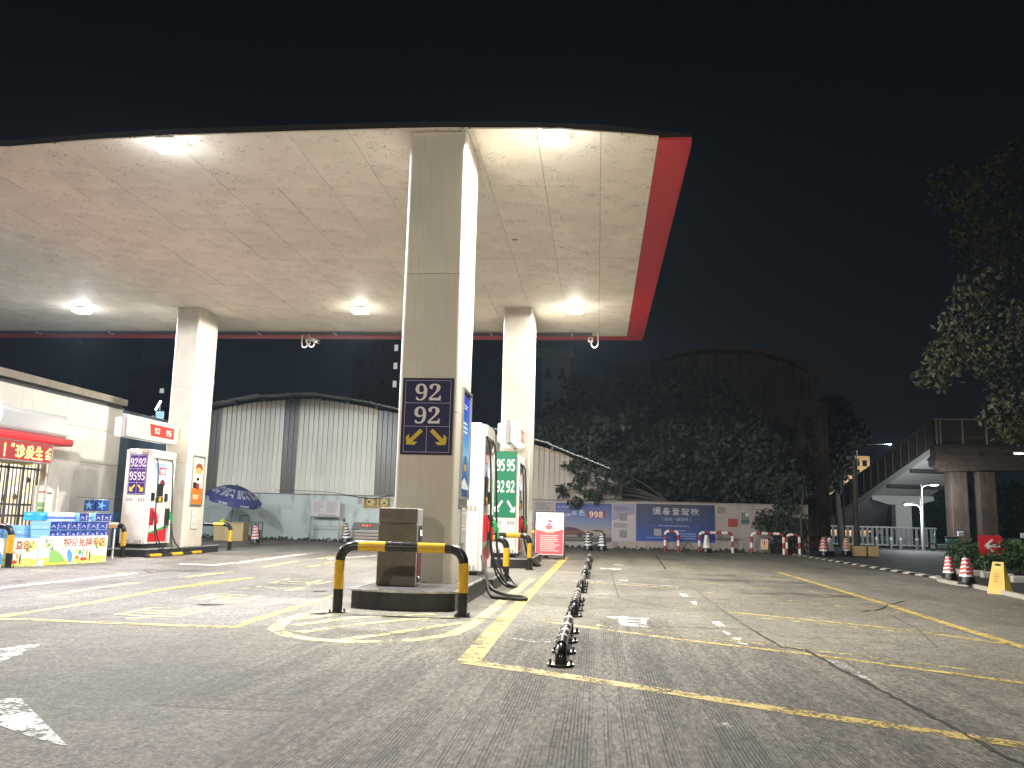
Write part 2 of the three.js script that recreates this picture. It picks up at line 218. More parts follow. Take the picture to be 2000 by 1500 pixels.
// cracks, open and packed with dirt, and the joints between slabs
const crackM = std(lin(0.022, 0.02, 0.017), 0.95), jointM = std(lin(0.075, 0.07, 0.062), 0.95);
function crack(px, w, mat = crackM, wob = 3, seed = 5) {
  const r = rng(seed + px[0][0]), out = [];
  for (let i = 0; i < px.length - 1; i++) { const n = Math.max(2, Math.round(Math.hypot(px[i + 1][0] - px[i][0], px[i + 1][1] - px[i][1]) / 9)); for (let k = 0; k < n; k++) { const t = k / n; out.push([px[i][0] + (px[i + 1][0] - px[i][0]) * t + (r() - 0.5) * wob, px[i][1] + (px[i + 1][1] - px[i][1]) * t + (r() - 0.5) * wob * 0.45]); } }
  out.push(px[px.length - 1]);
  const p = out.map(([a, b]) => G(a, b)), pos = []; let last; for (let i = 0; i < p.length; i++) { const d = p[Math.min(i + 1, p.length - 1)].clone().sub(p[Math.max(i - 1, 0)]).normalize(), ww = w * (0.25 + 0.9 * r() * r() + 0.25 * r()) / 2, q = [V(p[i].x - d.z * ww, 0.006, p[i].z + d.x * ww), V(p[i].x + d.z * ww, 0.006, p[i].z - d.x * ww)]; if (last) pos.push(...last[0].toArray(), ...q[0].toArray(), ...q[1].toArray(), ...last[0].toArray(), ...q[1].toArray(), ...last[1].toArray()); last = q; }
  const g = new THREE.BufferGeometry(); g.setAttribute('position', new THREE.Float32BufferAttribute(pos, 3)); g.setAttribute('normal', new THREE.Float32BufferAttribute(pos.map((_, i) => i % 3 === 1 ? 1 : 0), 3)); uvBy(g, (x, y, z) => [x, z]); return mesh('crack', g, mat, forecourt);
}
crack([[1468, 1230], [1501, 1249], [1530, 1266], [1570, 1269], [1644, 1309], [1739, 1359], [1857, 1420], [1933, 1463], [2010, 1500]], 0.05, crackM, 5);
crack([[1354, 1150], [1411, 1192], [1468, 1230]], 0.045, jointM, 3); crack([[1259, 1223], [1360, 1227], [1468, 1230]], 0.03, crackM, 3); crack([[1506, 1242], [1640, 1247], [1829, 1264]], 0.025, jointM, 3);
crack([[1680, 1195], [1720, 1190], [1735, 1182], [1765, 1174]], 0.06, crackM, 4); crack([[1735, 1200], [1790, 1228], [1832, 1266]], 0.03, jointM, 2); crack([[1280, 1084], [1292, 1100], [1299, 1112]], 0.07, crackM, 3);
crack([[1195, 1115], [1200, 1140], [1208, 1168], [1240, 1176], [1320, 1186]], 0.03, jointM, 3); crack([[1080, 1166], [1140, 1171], [1240, 1176]], 0.04, jointM, 2); crack([[1090, 1112], [1190, 1120]], 0.05, jointM, 2);
crack(z2([[520, 118], [700, 125], [1120, 138], [1180, 155], [1300, 140]]), 0.05, crackM, 3); crack(z2([[1250, 300], [1560, 252], [2000, 195]]), 0.03, jointM, 2); crack(z2([[0, 450], [700, 478], [1380, 508], [1880, 528]]), 0.018, jointM, 2);
crack(z3([[660, 462], [760, 456], [870, 436]]), 0.03, jointM, 4); crack(z3([[0, 190], [120, 170], [270, 150], [470, 115]]), 0.04, jointM, 3); crack(z3([[740, 208], [1000, 214], [1230, 222]]), 0.04, jointM, 2);
for (const q of [[[740, 280], [850, 282], [840, 286]], [[80, 222], [200, 218], [150, 226]], [[1530, 402], [1760, 405], [1600, 410], [1560, 408]]]) poly(z2(q), crackM, 0.0055, 'crack');
for (const q of [[[1030, 338], [1155, 338], [1140, 344], [1060, 345]], [[130, 442], [370, 446], [200, 452]], [[1050, 515], [1120, 508], [1180, 520], [1110, 522]], [[1130, 545], [1150, 540], [1145, 552]]]) poly(z3(q), crackM, 0.0055, 'crack');
for (const q of [[[1040, 528], [1170, 512], [1500, 575], [1420, 585]]]) void q;
const stainM = std(lin(0.05, 0.046, 0.038), 0.5, { alphaMap: wearT(310, 0.56), transparent: true });
for (const [x0, z0, x1, z1] of [[4.05, -8.7, 4.05, -36], [-5.2, -13.7, 7.8, -13.7], [-20, -18.8, -3.2, -18.8], [-0.9, -18.8, 7.8, -18.8], [-7.6, -8.7, -7.6, -36], [-0.9, -23.9, 7.8, -23.9]]) mesh('slab_joint', bx(Math.min(x0, x1) - 0.006, Math.max(x0, x1) + 0.006, 0.0002, 0.0011, Math.min(z0, z1) - 0.006, Math.max(z0, z1) + 0.006), jointM, forecourt);
for (const [px, py, rx, rz, sd] of [[1460, 1125, 1.5, 0.45, 1], [1466, 1135, 1.6, 0.5, 2], [350, 1115, 1.1, 0.35, 3], [1600, 1110, 0.9, 0.5, 4], [1590, 1163, 1.2, 0.5, 5], [700, 1150, 0.5, 0.5, 6]]) {
  const c = G(px, py), r = rng(sd * 31), ph = r() * 6; flat(Array.from({ length: 40 }, (_, k) => { const a = k * Math.PI / 20, q = 0.7 + 0.3 * Math.sin(2 * a + ph) * Math.sin(3 * a + sd) + 0.12 * r(); return V(c.x + Math.cos(a) * rx * q, 0, c.z + Math.sin(a) * rz * q); }).reverse(), stainM, 0.0018 + sd * 0.0001, 'oil_stain');
}

// ---------------------------------------------------------------- canopy
const H = 6.65, XR = 0.84, XRO = 1.32, ZF = -25.85, ZFO = -26.4, XL = -28.52;
const edgePts = [[-3000, 320], [0, 289], [200, 273], [320, 266], [600, 257], [860, 251], [1080, 251], [1270, 265], [1345, 276]].map(([a, b]) => G(a, b, H));  // canopy front ends on a made-up curve, standing in for the windscreen band
function frontZ(x) { for (let i = 0; i < edgePts.length - 1; i++) { const a = edgePts[i], b = edgePts[i + 1]; if (x <= b.x) return a.z + (b.z - a.z) * (x - a.x) / (b.x - a.x); } return edgePts[edgePts.length - 1].z; }
const soffitT = pixels(1024, 1024, (i, j) => {
  const a = vnoise(i / 128, j / 128, 8, 8), b = vnoise(i / 20, j / 6, 51, 170), c = vnoise(i / 9, j / 3.5, 113, 292), d = hash(i, j), e = vnoise(i / 50, j / 50, 20, 20);
  let v = 238 + 14 * (a - 0.5) + 8 * (d - 0.5);
  const k = Math.max(0, c - 0.72) * 3.2 * Math.max(0, e - 0.38) * 2.2; v -= 200 * k * (0.5 + b);
  return [v, v * 0.975, v * 0.925];
});
const soffitM = [0, 1, 2].map((k) => std(lin([0.80, 0.76, 0.78][k], [0.78, 0.745, 0.765][k], [0.75, 0.71, 0.73][k]), 0.62, { map: soffitT }));
const canopy = thing('canopy', 'flat station canopy with stained cream soffit panels and red border', 'canopy', [0, 0, 0]);
{
  const rr = rng(8), zs = [-13.84, -15.9, -17.96, -20.02, -22.08, -24.14, ZF];
  for (let c = 0; c < 32; c++) {
    const x1 = c === 0 ? XR : 0.0 - 0.92 * (c - 1), x0 = 0.0 - 0.92 * c;
    for (let r = 0; r < 7; r++) {
      const g = 0.0028, za = zs[r], ox = rr() * 9, oz = rr() * 9, dy = (rr() - 0.5) * 0.006, m = soffitM[(rr() * 3) | 0];
      const fr = r === 0 ? [[x0 + g, frontZ(x0)], [(x0 + x1) / 2, frontZ((x0 + x1) / 2)], [x1 - g, frontZ(x1)]] : [[x0 + g, zs[r - 1] - g], [x1 - g, zs[r - 1] - g]];
      const pts = [...fr.map(([x, z]) => [x, -z]), [x1 - g, -za - g], [x0 + g, -za - g]];
      const e = extr(pts, 0.02).rotateX(-Math.PI / 2).translate(0, H + dy, 0);
      uvBy(e, (x, y, z) => [(x + ox) / 3.1, (z + oz) / 3.1]); mesh('soffit_panel', e, m, canopy);
    }
  }
  const outline = [...Array.from({ length: 24 }, (_, i) => { const x = XL + (XRO - XL) * i / 23; return [x, -frontZ(x) - 0.0]; }), [XRO, -ZFO], [XL, -ZFO]];
  mesh('roof_deck', extr(outline, 0.08).rotateX(-Math.PI / 2).translate(0, H + 0.035, 0), std(lin(0.012, 0.012, 0.013), 0.9), canopy);  // its added front lip is coloured near-black to vanish in the dark
  const redM = M.red;
  const fz = frontZ(XR + 0.2);
  for (const [z0, z1] of [[fz - 0.02, -16.0], [-16.005, -20.0], [-20.005, -22.9], [-22.905, ZF]]) mesh('border_panel', bx(XR + 0.006, XRO, H - 0.012, H + 0.034, z0, z1), redM, canopy);
  for (let x = XRO; x > XL + 0.1; x -= 2.8) mesh('border_panel', bx(Math.max(XL, x - 2.795), x, H - 0.012, H + 0.034, ZF - 0.006, ZFO), redM, canopy);
  mesh('fascia', [bx(XRO - 0.03, XRO + 0.03, H + 0.036, H + 0.15, fz - 0.3, ZFO), bx(XL, XRO - 0.031, H + 0.156, H + 0.4, ZFO + 0.01, ZFO + 0.07)], M.red, canopy);
  for (const [y, z] of [[H - 0.06, -25.25], [H - 0.055, -25.45]]) { mesh('conduit', bar(V(-28, y, z), V(-0.2, y, z), 0.03), M.darkSteel, canopy); }
  for (let x = -27.2; x < 0; x += 2.4) mesh('pipe_clip', bx(x - 0.02, x + 0.02, H - 0.09, H, -25.5, -25.2), M.grey, canopy);
  mesh('ceiling_sensor', cyl(0.05, 0.05, 0.02, G(1005, 468, H).x, H - 0.012, G(1005, 468, H).z), M.grey, canopy);
}
// floodlights
const lampSpots = [[-6.5, -11.85, 0], [-0.68, -11.82, 1], [-14.3, -22.3, 0], [-6.4, -22.3, 1], [-0.62, -22.2, 1], [-14.2, -12.6, 0], [-22.3, -20.5, 0]];
for (const [x, z, warm] of lampSpots) {
  const t = thing('floodlight', 'glowing square floodlight fixed under the canopy soffit', 'lamp', [x, H - 0.005, z], 0, 'floodlights under the canopy');
  mesh('housing', rbox(0.30, 0.05, 0.28, 0.02, 0, -0.025, 0), M.white, t);
  const c = warm ? lin(1, 0.955, 0.86) : lin(0.93, 0.95, 1.0);
  mesh('lens', rbox(0.42, 0.1, 0.38, 0.045, 0, -0.101, 0), glow(c, 4), t);
  const l = new THREE.PointLight(c, SPILL, 0, 2); l.position.set(0, -0.32, 0); l.castShadow = true; l.shadow.radius = 6; t.add(l);
  const s = new THREE.SpotLight(c, WIDE, 0, 1.56, 0.03, 2); s.position.set(0, -0.2, 0); s.target.position.set(0, -6, 0); s.castShadow = true; s.shadow.radius = 5; t.add(s, s.target);
  const a = new THREE.RectAreaLight(c, LAMP / (0.36 * 0.32), 0.36, 0.32); a.position.set(0, -0.165, 0); a.rotation.x = -Math.PI / 2; t.add(a);
}
// two unseen lamp posts, added to light the near concrete and column's front
for (const [x, z] of [[-10, 13], [7, 14]]) {
  const t = thing('added_lamp_post', 'tall warm lamp post added behind the viewer', 'lamp post', [x, 0, z], 0, 'added lamp posts'), c = lin(1, 0.89, 0.73);
  mesh('pole', cyl(0.06, 0.1, 8.6, 0, 4.3, 0, 12), M.grey, t); mesh('arm', bar(V(0, 8.55, 0), V(0, 8.7, -1), 0.04), M.grey, t); mesh('lamp_head', rbox(0.4, 0.1, 0.6, 0.04, 0, 8.72, -1.2), M.grey, t); mesh('lens', rbox(0.34, 0.05, 0.5, 0.02, 0, 8.64, -1.2), glow(c, 6), t);
  const l = new THREE.PointLight(c, 290, 0, 2); l.position.set(0, 8.48, -1.2); l.castShadow = true; l.shadow.radius = 8; t.add(l);
}
// CCTV cameras
function bullet(t, a, dir) {
  mesh('hook_pipe', tube([[a[0], H, a[2]], [a[0], H - 0.3, a[2]], [a[0] + 0.03, H - 0.42, a[2] + 0.02], [a[0] + 0.11, H - 0.45, a[2] + 0.04], [a[0] + 0.19, H - 0.4, a[2] + 0.06], [a[0] + 0.2, H - 0.3, a[2] + 0.06]], 0.022, 24, 8), M.white, t);
  const g = new THREE.BoxGeometry(0.11, 0.1, 0.34); g.rotateX(0.35).rotateY(dir).translate(a[0] + 0.22, H - 0.26, a[2] + 0.1); mesh('camera_body', g, M.white, t);
  const n = new THREE.CylinderGeometry(0.04, 0.04, 0.03, 16).rotateX(Math.PI / 2).translate(0, 0, 0.18).rotateX(0.35).rotateY(dir).translate(a[0] + 0.22, H - 0.26, a[2] + 0.1); mesh('camera_lens', n, M.darkGlass, t);
}
{
  const p = G(597, 655, H), q = G(1168, 652, H);
  bullet(thing('security_camera', 'white bullet security camera on the higher hook of the pair', 'camera'), [p.x, 0, -25.6], 0.5);
  bullet(thing('security_camera', 'white bullet security camera tilted down, paired beside another hook', 'camera'), [p.x + 0.25, 0, -25.52], 1.0);
  const t = thing('security_camera', 'single small box camera on a J-shaped pipe near red corner', 'camera');
  mesh('hook_pipe', tube([[q.x, H, -25.5], [q.x, H - 0.3, -25.5], [q.x - 0.04, H - 0.4, -25.48], [q.x - 0.12, H - 0.43, -25.46], [q.x - 0.19, H - 0.36, -25.44], [q.x - 0.2, H - 0.26, -25.44]], 0.022, 24, 8), M.white, t);
  mesh('camera_body', rbox(0.16, 0.15, 0.14, 0.03, q.x - 0.22, H - 0.2, -25.44), M.white, t); mesh('camera_lens', cyl(0.035, 0.035, 0.02, 0, 0, 0).rotateX(Math.PI / 2).translate(q.x - 0.22, H - 0.2, -25.36), M.darkGlass, t);
}
// columns: three clad sections each
function column(label, x0, x1, z0, z1, y0, joints) {
  const t = thing('canopy_column', label, 'column', [(x0 + x1) / 2, y0, (z0 + z1) / 2], 0, null), w = x1 - x0, d = z0 - z1;
  const ys = [y0, ...joints, H - 0.004];
  mesh('core', bx(-w / 2 + 0.03, w / 2 - 0.03, 0.001, H - y0 - 0.006, -d / 2 + 0.03, d / 2 - 0.03), M.gap, t);
  for (let i = 0; i < ys.length - 1; i++) { const h = ys[i + 1] - ys[i] - 0.006; const R = 0.05, o = []; for (const [sx, sz, a0] of [[1, 1, 0], [-1, 1, 1], [-1, -1, 2], [1, -1, 3]]) for (let k = 0; k <= 5; k++) { const a = (a0 + k / 5) * Math.PI / 2; o.push([sx * (w / 2 - R) + Math.cos(a) * R, sz * (d / 2 - R) + Math.sin(a) * R]); } const cg = extr(o, h).rotateX(-Math.PI / 2).translate(0, ys[i] - y0, 0); uvBy(cg, (X, Y, Z) => [(X + Z + x0 * 3) / 2.1, (Y + i * 1.3) / 3.3]); mesh('cladding_section', cg, M.column, t); }
  return t;
}
M.column.map = pixels(512, 1024, (i, j) => { const a = vnoise(i / 60, j / 90), b = vnoise(i / 5, j / 140 + 7), c = hash(i, j), d = vnoise(i / 14, j / 10 + 30), sc = vnoise(i / 3, j / 22 + 50); const v = 224 + 16 * (a - 0.5) - 30 * Math.max(0, b - 0.66) - 60 * Math.max(0, d - 0.86) - 50 * Math.max(0, sc - 0.9) + 6 * (c - 0.5); return [v, v * 0.985, v * 0.95]; });
const nearCol = column('wide cream column carrying the large purple 92 board', -2.76, -1.92, -11.75, -12.95, 0.24, [2.55, 4.52]);
const leftCol = column('cream column beside the pump with purple 92 and 95 sign', -11.5, -10.84, -22.25, -23.45, 0.2, [2.4, 4.42]);
const rightCol = column('cream column behind the pump with the green number board', -2.5, -1.74, -22.25, -23.7, 0.23, [2.4, 4.42]);

// ---------------------------------------------------------------- signs
function arrow(g, x, y, dx, dy, len, w, c) { g.save(); g.translate(x, y); g.rotate(Math.atan2(dy, dx)); g.fillStyle = c; g.fillRect(0, -w / 2, len - w, w); g.beginPath(); g.moveTo(len - w * 2.3, -w * 1.45); g.lineTo(len - w * 1.2, -w * 1.45); g.lineTo(len, 0); g.lineTo(len - w * 1.2, w * 1.45); g.lineTo(len - w * 2.3, w * 1.45); g.lineTo(len - w, 0); g.fill(); g.restore(); }
function digits(g, s, cx, cy, h, font, color, squeeze = 1) { g.save(); g.translate(cx, cy); g.scale(squeeze, 1); g.fillStyle = color; g.font = `bold ${h}px ${font}`; g.textAlign = 'center'; g.textBaseline = 'middle'; g.fillText(s, 0, 0); g.restore(); }
const signNear = canvas(512, 820, (g, w, h) => {
  g.fillStyle = '#0d0928'; g.fillRect(0, 0, w, h); g.fillStyle = '#18124a'; g.fillRect(22, 22, w - 44, h - 44); g.strokeStyle = '#b9b2c8'; g.lineWidth = 5; g.strokeRect(26, 24, w - 52, h - 48);
  for (const y of [268, 520]) { g.beginPath(); g.moveTo(26, y); g.lineTo(w - 26, y); g.stroke(); } g.beginPath(); g.moveTo(w / 2, 520); g.lineTo(w / 2, h - 26); g.stroke();
  digits(g, '92', 258, 152, 250, 'serif', '#dcd8dc'); digits(g, '92', 256, 402, 250, 'serif', '#dcd8dc');
  arrow(g, 205, 560, -1, 1.05, 215, 42, '#cdb52a'); arrow(g, 305, 560, 1, 1.05, 215, 42, '#cdb52a');
  const r = rng(4); g.strokeStyle = 'rgba(190,180,200,0.5)'; g.lineWidth = 1.5; for (let i = 0; i < 26; i++) { const x = 40 + r() * 430, y = 330 + r() * 440; g.beginPath(); g.moveTo(x, y); g.lineTo(x + (r() - 0.3) * 60, y - r() * 26); g.stroke(); }
});
const signLeft = canvas(256, 480, (g, w, h) => {
  g.fillStyle = '#2a1a6c'; g.fillRect(0, 0, w, h); g.strokeStyle = '#c5bcdc'; g.lineWidth = 4; g.strokeRect(8, 8, w - 16, h - 16); for (const y of [172, 340]) { g.beginPath(); g.moveTo(8, y); g.lineTo(w - 8, y); g.stroke(); } g.beginPath(); g.moveTo(w / 2, 8); g.lineTo(w / 2, h - 8); g.stroke();
  for (const [s, y] of [['92', 96], ['95', 260]]) for (const x of [67, 189]) digits(g, s, x, y, 138, 'serif', '#e6e0ea', 0.72);
  arrow(g, 104, 366, -1, 1, 108, 22, '#e8cc30'); arrow(g, 152, 366, 1, 1, 108, 22, '#e8cc30');
});
const signRight = canvas(256, 660, (g, w, h) => {
  g.fillStyle = '#0b7a52'; g.fillRect(0, 0, w, h);
  for (const [s, y] of [['95', 140], ['92', 355]]) for (const x of [70, 190]) digits(g, s, x, y, 165, 'sans-serif', '#eef2ee', 0.56);
  arrow(g, 98, 495, -0.75, 1, 145, 24, '#eef2ee'); arrow(g, 158, 495, 0.75, 1, 145, 24, '#eef2ee');
});
{ // the purple board on the near column, with its tangle of old wire below
  const a = W(788, 738, -11.73), b = W(882, 889, -11.73), w = b.x - a.x, h = a.y - b.y;
  const t = thing('number_board', 'large purple 92 board with two yellow arrows', 'sign', [(a.x + b.x) / 2, b.y, -11.745]);
  mesh('backing', bx(-w / 2, w / 2, 0, h, -0.003, 0.02), std(lin(0.02, 0.012, 0.05), 0.4), t); print(signNear, w - 0.01, h - 0.01, t, [0, h / 2, 0.0225], 'z', 0.65);
}
// framed posters on the columns' lane side
const posterBlue = canvas(128, 720, (g, w, h) => { const l = g.createLinearGradient(0, 0, 0, h); l.addColorStop(0, '#1c2f9c'); l.addColorStop(0.35, '#2f6fc4'); l.addColorStop(0.6, '#7db6e0'); l.addColorStop(0.72, '#3a7dc0'); l.addColorStop(1, '#17386e'); g.fillStyle = l; g.fillRect(0, 0, w, h); g.fillStyle = '#dfe9f5'; smallPrint(g, 20, 90, 70, 40, 2, 3, '#e6eef8'); smallPrint(g, 14, 210, 95, 90, 3, 9, '#e6eef8'); g.fillStyle = '#3e5640'; g.fillRect(54, 440, 30, 110); g.fillStyle = '#b89b4a'; g.fillRect(48, 500, 42, 45); g.fillStyle = '#dfeaf2'; g.beginPath(); g.moveTo(0, 640); g.lineTo(60, 590); g.lineTo(128, 650); g.lineTo(128, 670); g.lineTo(0, 670); g.fill(); });
const posterOrange = canvas(160, 560, (g, w, h) => { g.fillStyle = '#cfc7ba'; g.fillRect(0, 0, w, h); g.fillStyle = '#c96a1c'; g.fillRect(0, 370, w, 190); g.fillStyle = '#8a4a22'; g.beginPath(); g.ellipse(95, 130, 55, 60, 0, 0, 7); g.fill(); g.fillStyle = '#d89a56'; g.beginPath(); g.ellipse(88, 165, 46, 42, 0, 0, 7); g.fill(); g.fillStyle = '#e8e4dc'; g.fillRect(40, 200, 95, 110); g.fillStyle = '#2a1a14'; g.beginPath(); g.ellipse(85, 262, 22, 20, 0, 0, 7); g.fill(); g.fillRect(20, 300, 50, 70); g.fillStyle = '#8c2f1c'; g.fillRect(70, 310, 44, 75); g.fillStyle = '#eee4d4'; smallPrint(g, 30, 450, 100, 60, 3, 17, '#f3e6d2'); smallPrint(g, 16, 24, 60, 12, 1, 5, '#555'); });
const plates = canvas(128, 160, (g) => { g.fillStyle = '#d9d6cf'; g.fillRect(0, 0, 128, 160); for (const x of [36, 92]) for (const y of [42, 118]) { g.fillStyle = '#111'; g.fillRect(x - 22, y - 32, 44, 64); g.fillStyle = '#f2f0ea'; g.fillRect(x - 18, y - 28, 36, 56); digits(g, '0', x, y + 2, 56, 'sans-serif', '#1a1a1a', 0.8); } });
function columnPoster(label, tex, face, z0, z1, y0, y1, frameM, plateLabel) {
  const t = thing('framed_poster', label, 'poster', [face, y0, (z0 + z1) / 2]), d = z0 - z1, h = y1 - y0;
  mesh('frame', [bx(0, 0.035, 0, 0.035, -d / 2, d / 2), bx(0, 0.035, h - 0.035, h, -d / 2, d / 2), bx(0, 0.035, 0.036, h - 0.036, -d / 2, -d / 2 + 0.03), bx(0, 0.035, 0.036, h - 0.036, d / 2 - 0.03, d / 2)], frameM, t);
  mesh('backing', bx(0, 0.012, 0.037, h - 0.037, -d / 2 + 0.031, d / 2 - 0.031), M.grey, t); print(tex, d - 0.064, h - 0.076, t, [0.0145, h / 2, 0], 'x', 0.25);
  const q = thing('pump_number_plates', plateLabel, 'sign', [face, y0 - 0.62, (z0 + z1) / 2]);
  mesh('backing', bx(0, 0.02, 0, 0.5, -0.18, 0.18), M.grey, q); print(plates, 0.34, 0.48, q, [0.0225, 0.25, 0], 'x', 0.4);
}
columnPoster('blue framed poster on the side of the 92-board column', posterBlue, -1.919, -12.05, -12.85, 1.38, 2.95, M.steel, 'small black-framed number plates under the blue column poster');
columnPoster('orange framed poster on the side of the far column', posterOrange, -10.839, -22.5, -23.2, 1.28, 2.62, M.steel, 'small black-framed number plates under the orange column poster');

// ---------------------------------------------------------------- islands
function island(label, x0, x1, z0, z1, h, bulge) {
  const t = thing('pump_island', label, 'island', [(x0 + x1) / 2, 0, (z0 + z1) / 2]), w = (x1 - x0) / 2, d = (z0 - z1) / 2;
  const outline = (i) => { const p = []; for (let k = 0; k <= 12; k++) { const a = -1 + 2 * k / 12; p.push([a * (w - i), d - i + bulge * (1 - a * a)]); } for (let k = 0; k <= 12; k++) { const a = 1 - 2 * k / 12; p.push([a * (w - i), -(d - i) - bulge * (1 - a * a)]); } return p.map(([x, z]) => [x, -z]); };
  const put = (i, a, b) => extr(outline(i), b - a).rotateX(-Math.PI / 2).translate(0, a, 0);
  mesh('kerb', put(0.012, 0, h - 0.03), M.kerbBlack, t); mesh('edge_trim', put(0, h - 0.029, h - 0.004), M.trim, t); mesh('deck_plate', put(0.03, h - 0.003, h), M.plinthTop, t);
  return t;
}
island('black kerbed island with curved end under the 92-board column', -2.98, -1.68, -10.62, -13.6, 0.24, 0.17);
island('low black kerbed island step behind the half-hidden pump', -2.9, -1.6, -13.9, -15.4, 0.2, 0.1);
island('black kerbed island under the pump with green board', -3.05, -1.52, -20.6, -24.6, 0.23, 0.15);
island('black kerbed island under the purple-signed pump beside the store', -12.35, -10.85, -20.45, -24.6, 0.2, 0.1);

// ---------------------------------------------------------------- dispensers
const faceT = canvas(512, 980, (g, w, h) => {
  g.fillStyle = '#d9d8c8'; g.fillRect(0, 0, w, h);
  const l = g.createLinearGradient(0, 40, 0, 330); l.addColorStop(0, '#7f97c4'); l.addColorStop(1, '#c9d3dc'); g.fillStyle = l; g.fillRect(60, 40, 330, 300); g.fillStyle = '#c01822'; g.fillRect(200, 90, 190, 90); digits(g, '998', 296, 138, 88, 'sans-serif', '#f4eeee', 0.95); g.fillStyle = '#8c2430'; g.beginPath(); g.ellipse(310, 275, 70, 26, 0.1, 0, 7); g.fill(); g.fillStyle = '#5a1c26'; g.beginPath(); g.ellipse(312, 255, 42, 22, 0, 0, 7); g.fill(); g.fillStyle = '#2c2c30'; for (const x of [268, 352]) { g.beginPath(); g.arc(x, 296, 15, 0, 7); g.fill(); } smallPrint(g, 80, 210, 120, 40, 2, 3, '#5f6c88');
  g.fillStyle = '#cfcfc4'; g.fillRect(40, 360, 430, 240); g.strokeStyle = '#8d8c84'; g.lineWidth = 3; g.strokeRect(40, 360, 430, 240); g.beginPath(); g.moveTo(0, 620); g.lineTo(w, 620); g.stroke(); g.strokeRect(6, 6, w - 12, h - 12);
  g.fillStyle = '#9fae9f'; g.fillRect(225, 650, 90, 120); smallPrint(g, 230, 660, 80, 100, 8, 6, '#55705c');
  g.fillStyle = '#0f8a4a'; g.beginPath(); g.moveTo(0, 880); g.lineTo(w, 780); g.lineTo(w, 860); g.lineTo(0, 940); g.fill(); g.fillStyle = '#c01420'; g.beginPath(); g.moveTo(0, 900); g.lineTo(w, 815); g.lineTo(w, h); g.lineTo(0, h); g.fill();
});
const bodyM = std(lin(0.68, 0.66, 0.62), 0.4), panelM = std(lin(0.55, 0.55, 0.52), 0.45), screenM = glow(lin(0.62, 0.75, 1), 1.1);
function hose(pts, parent, mat = M.rubber, r = 0.017) { return mesh('hose', tube(pts, r, 44, 7), mat, parent); }
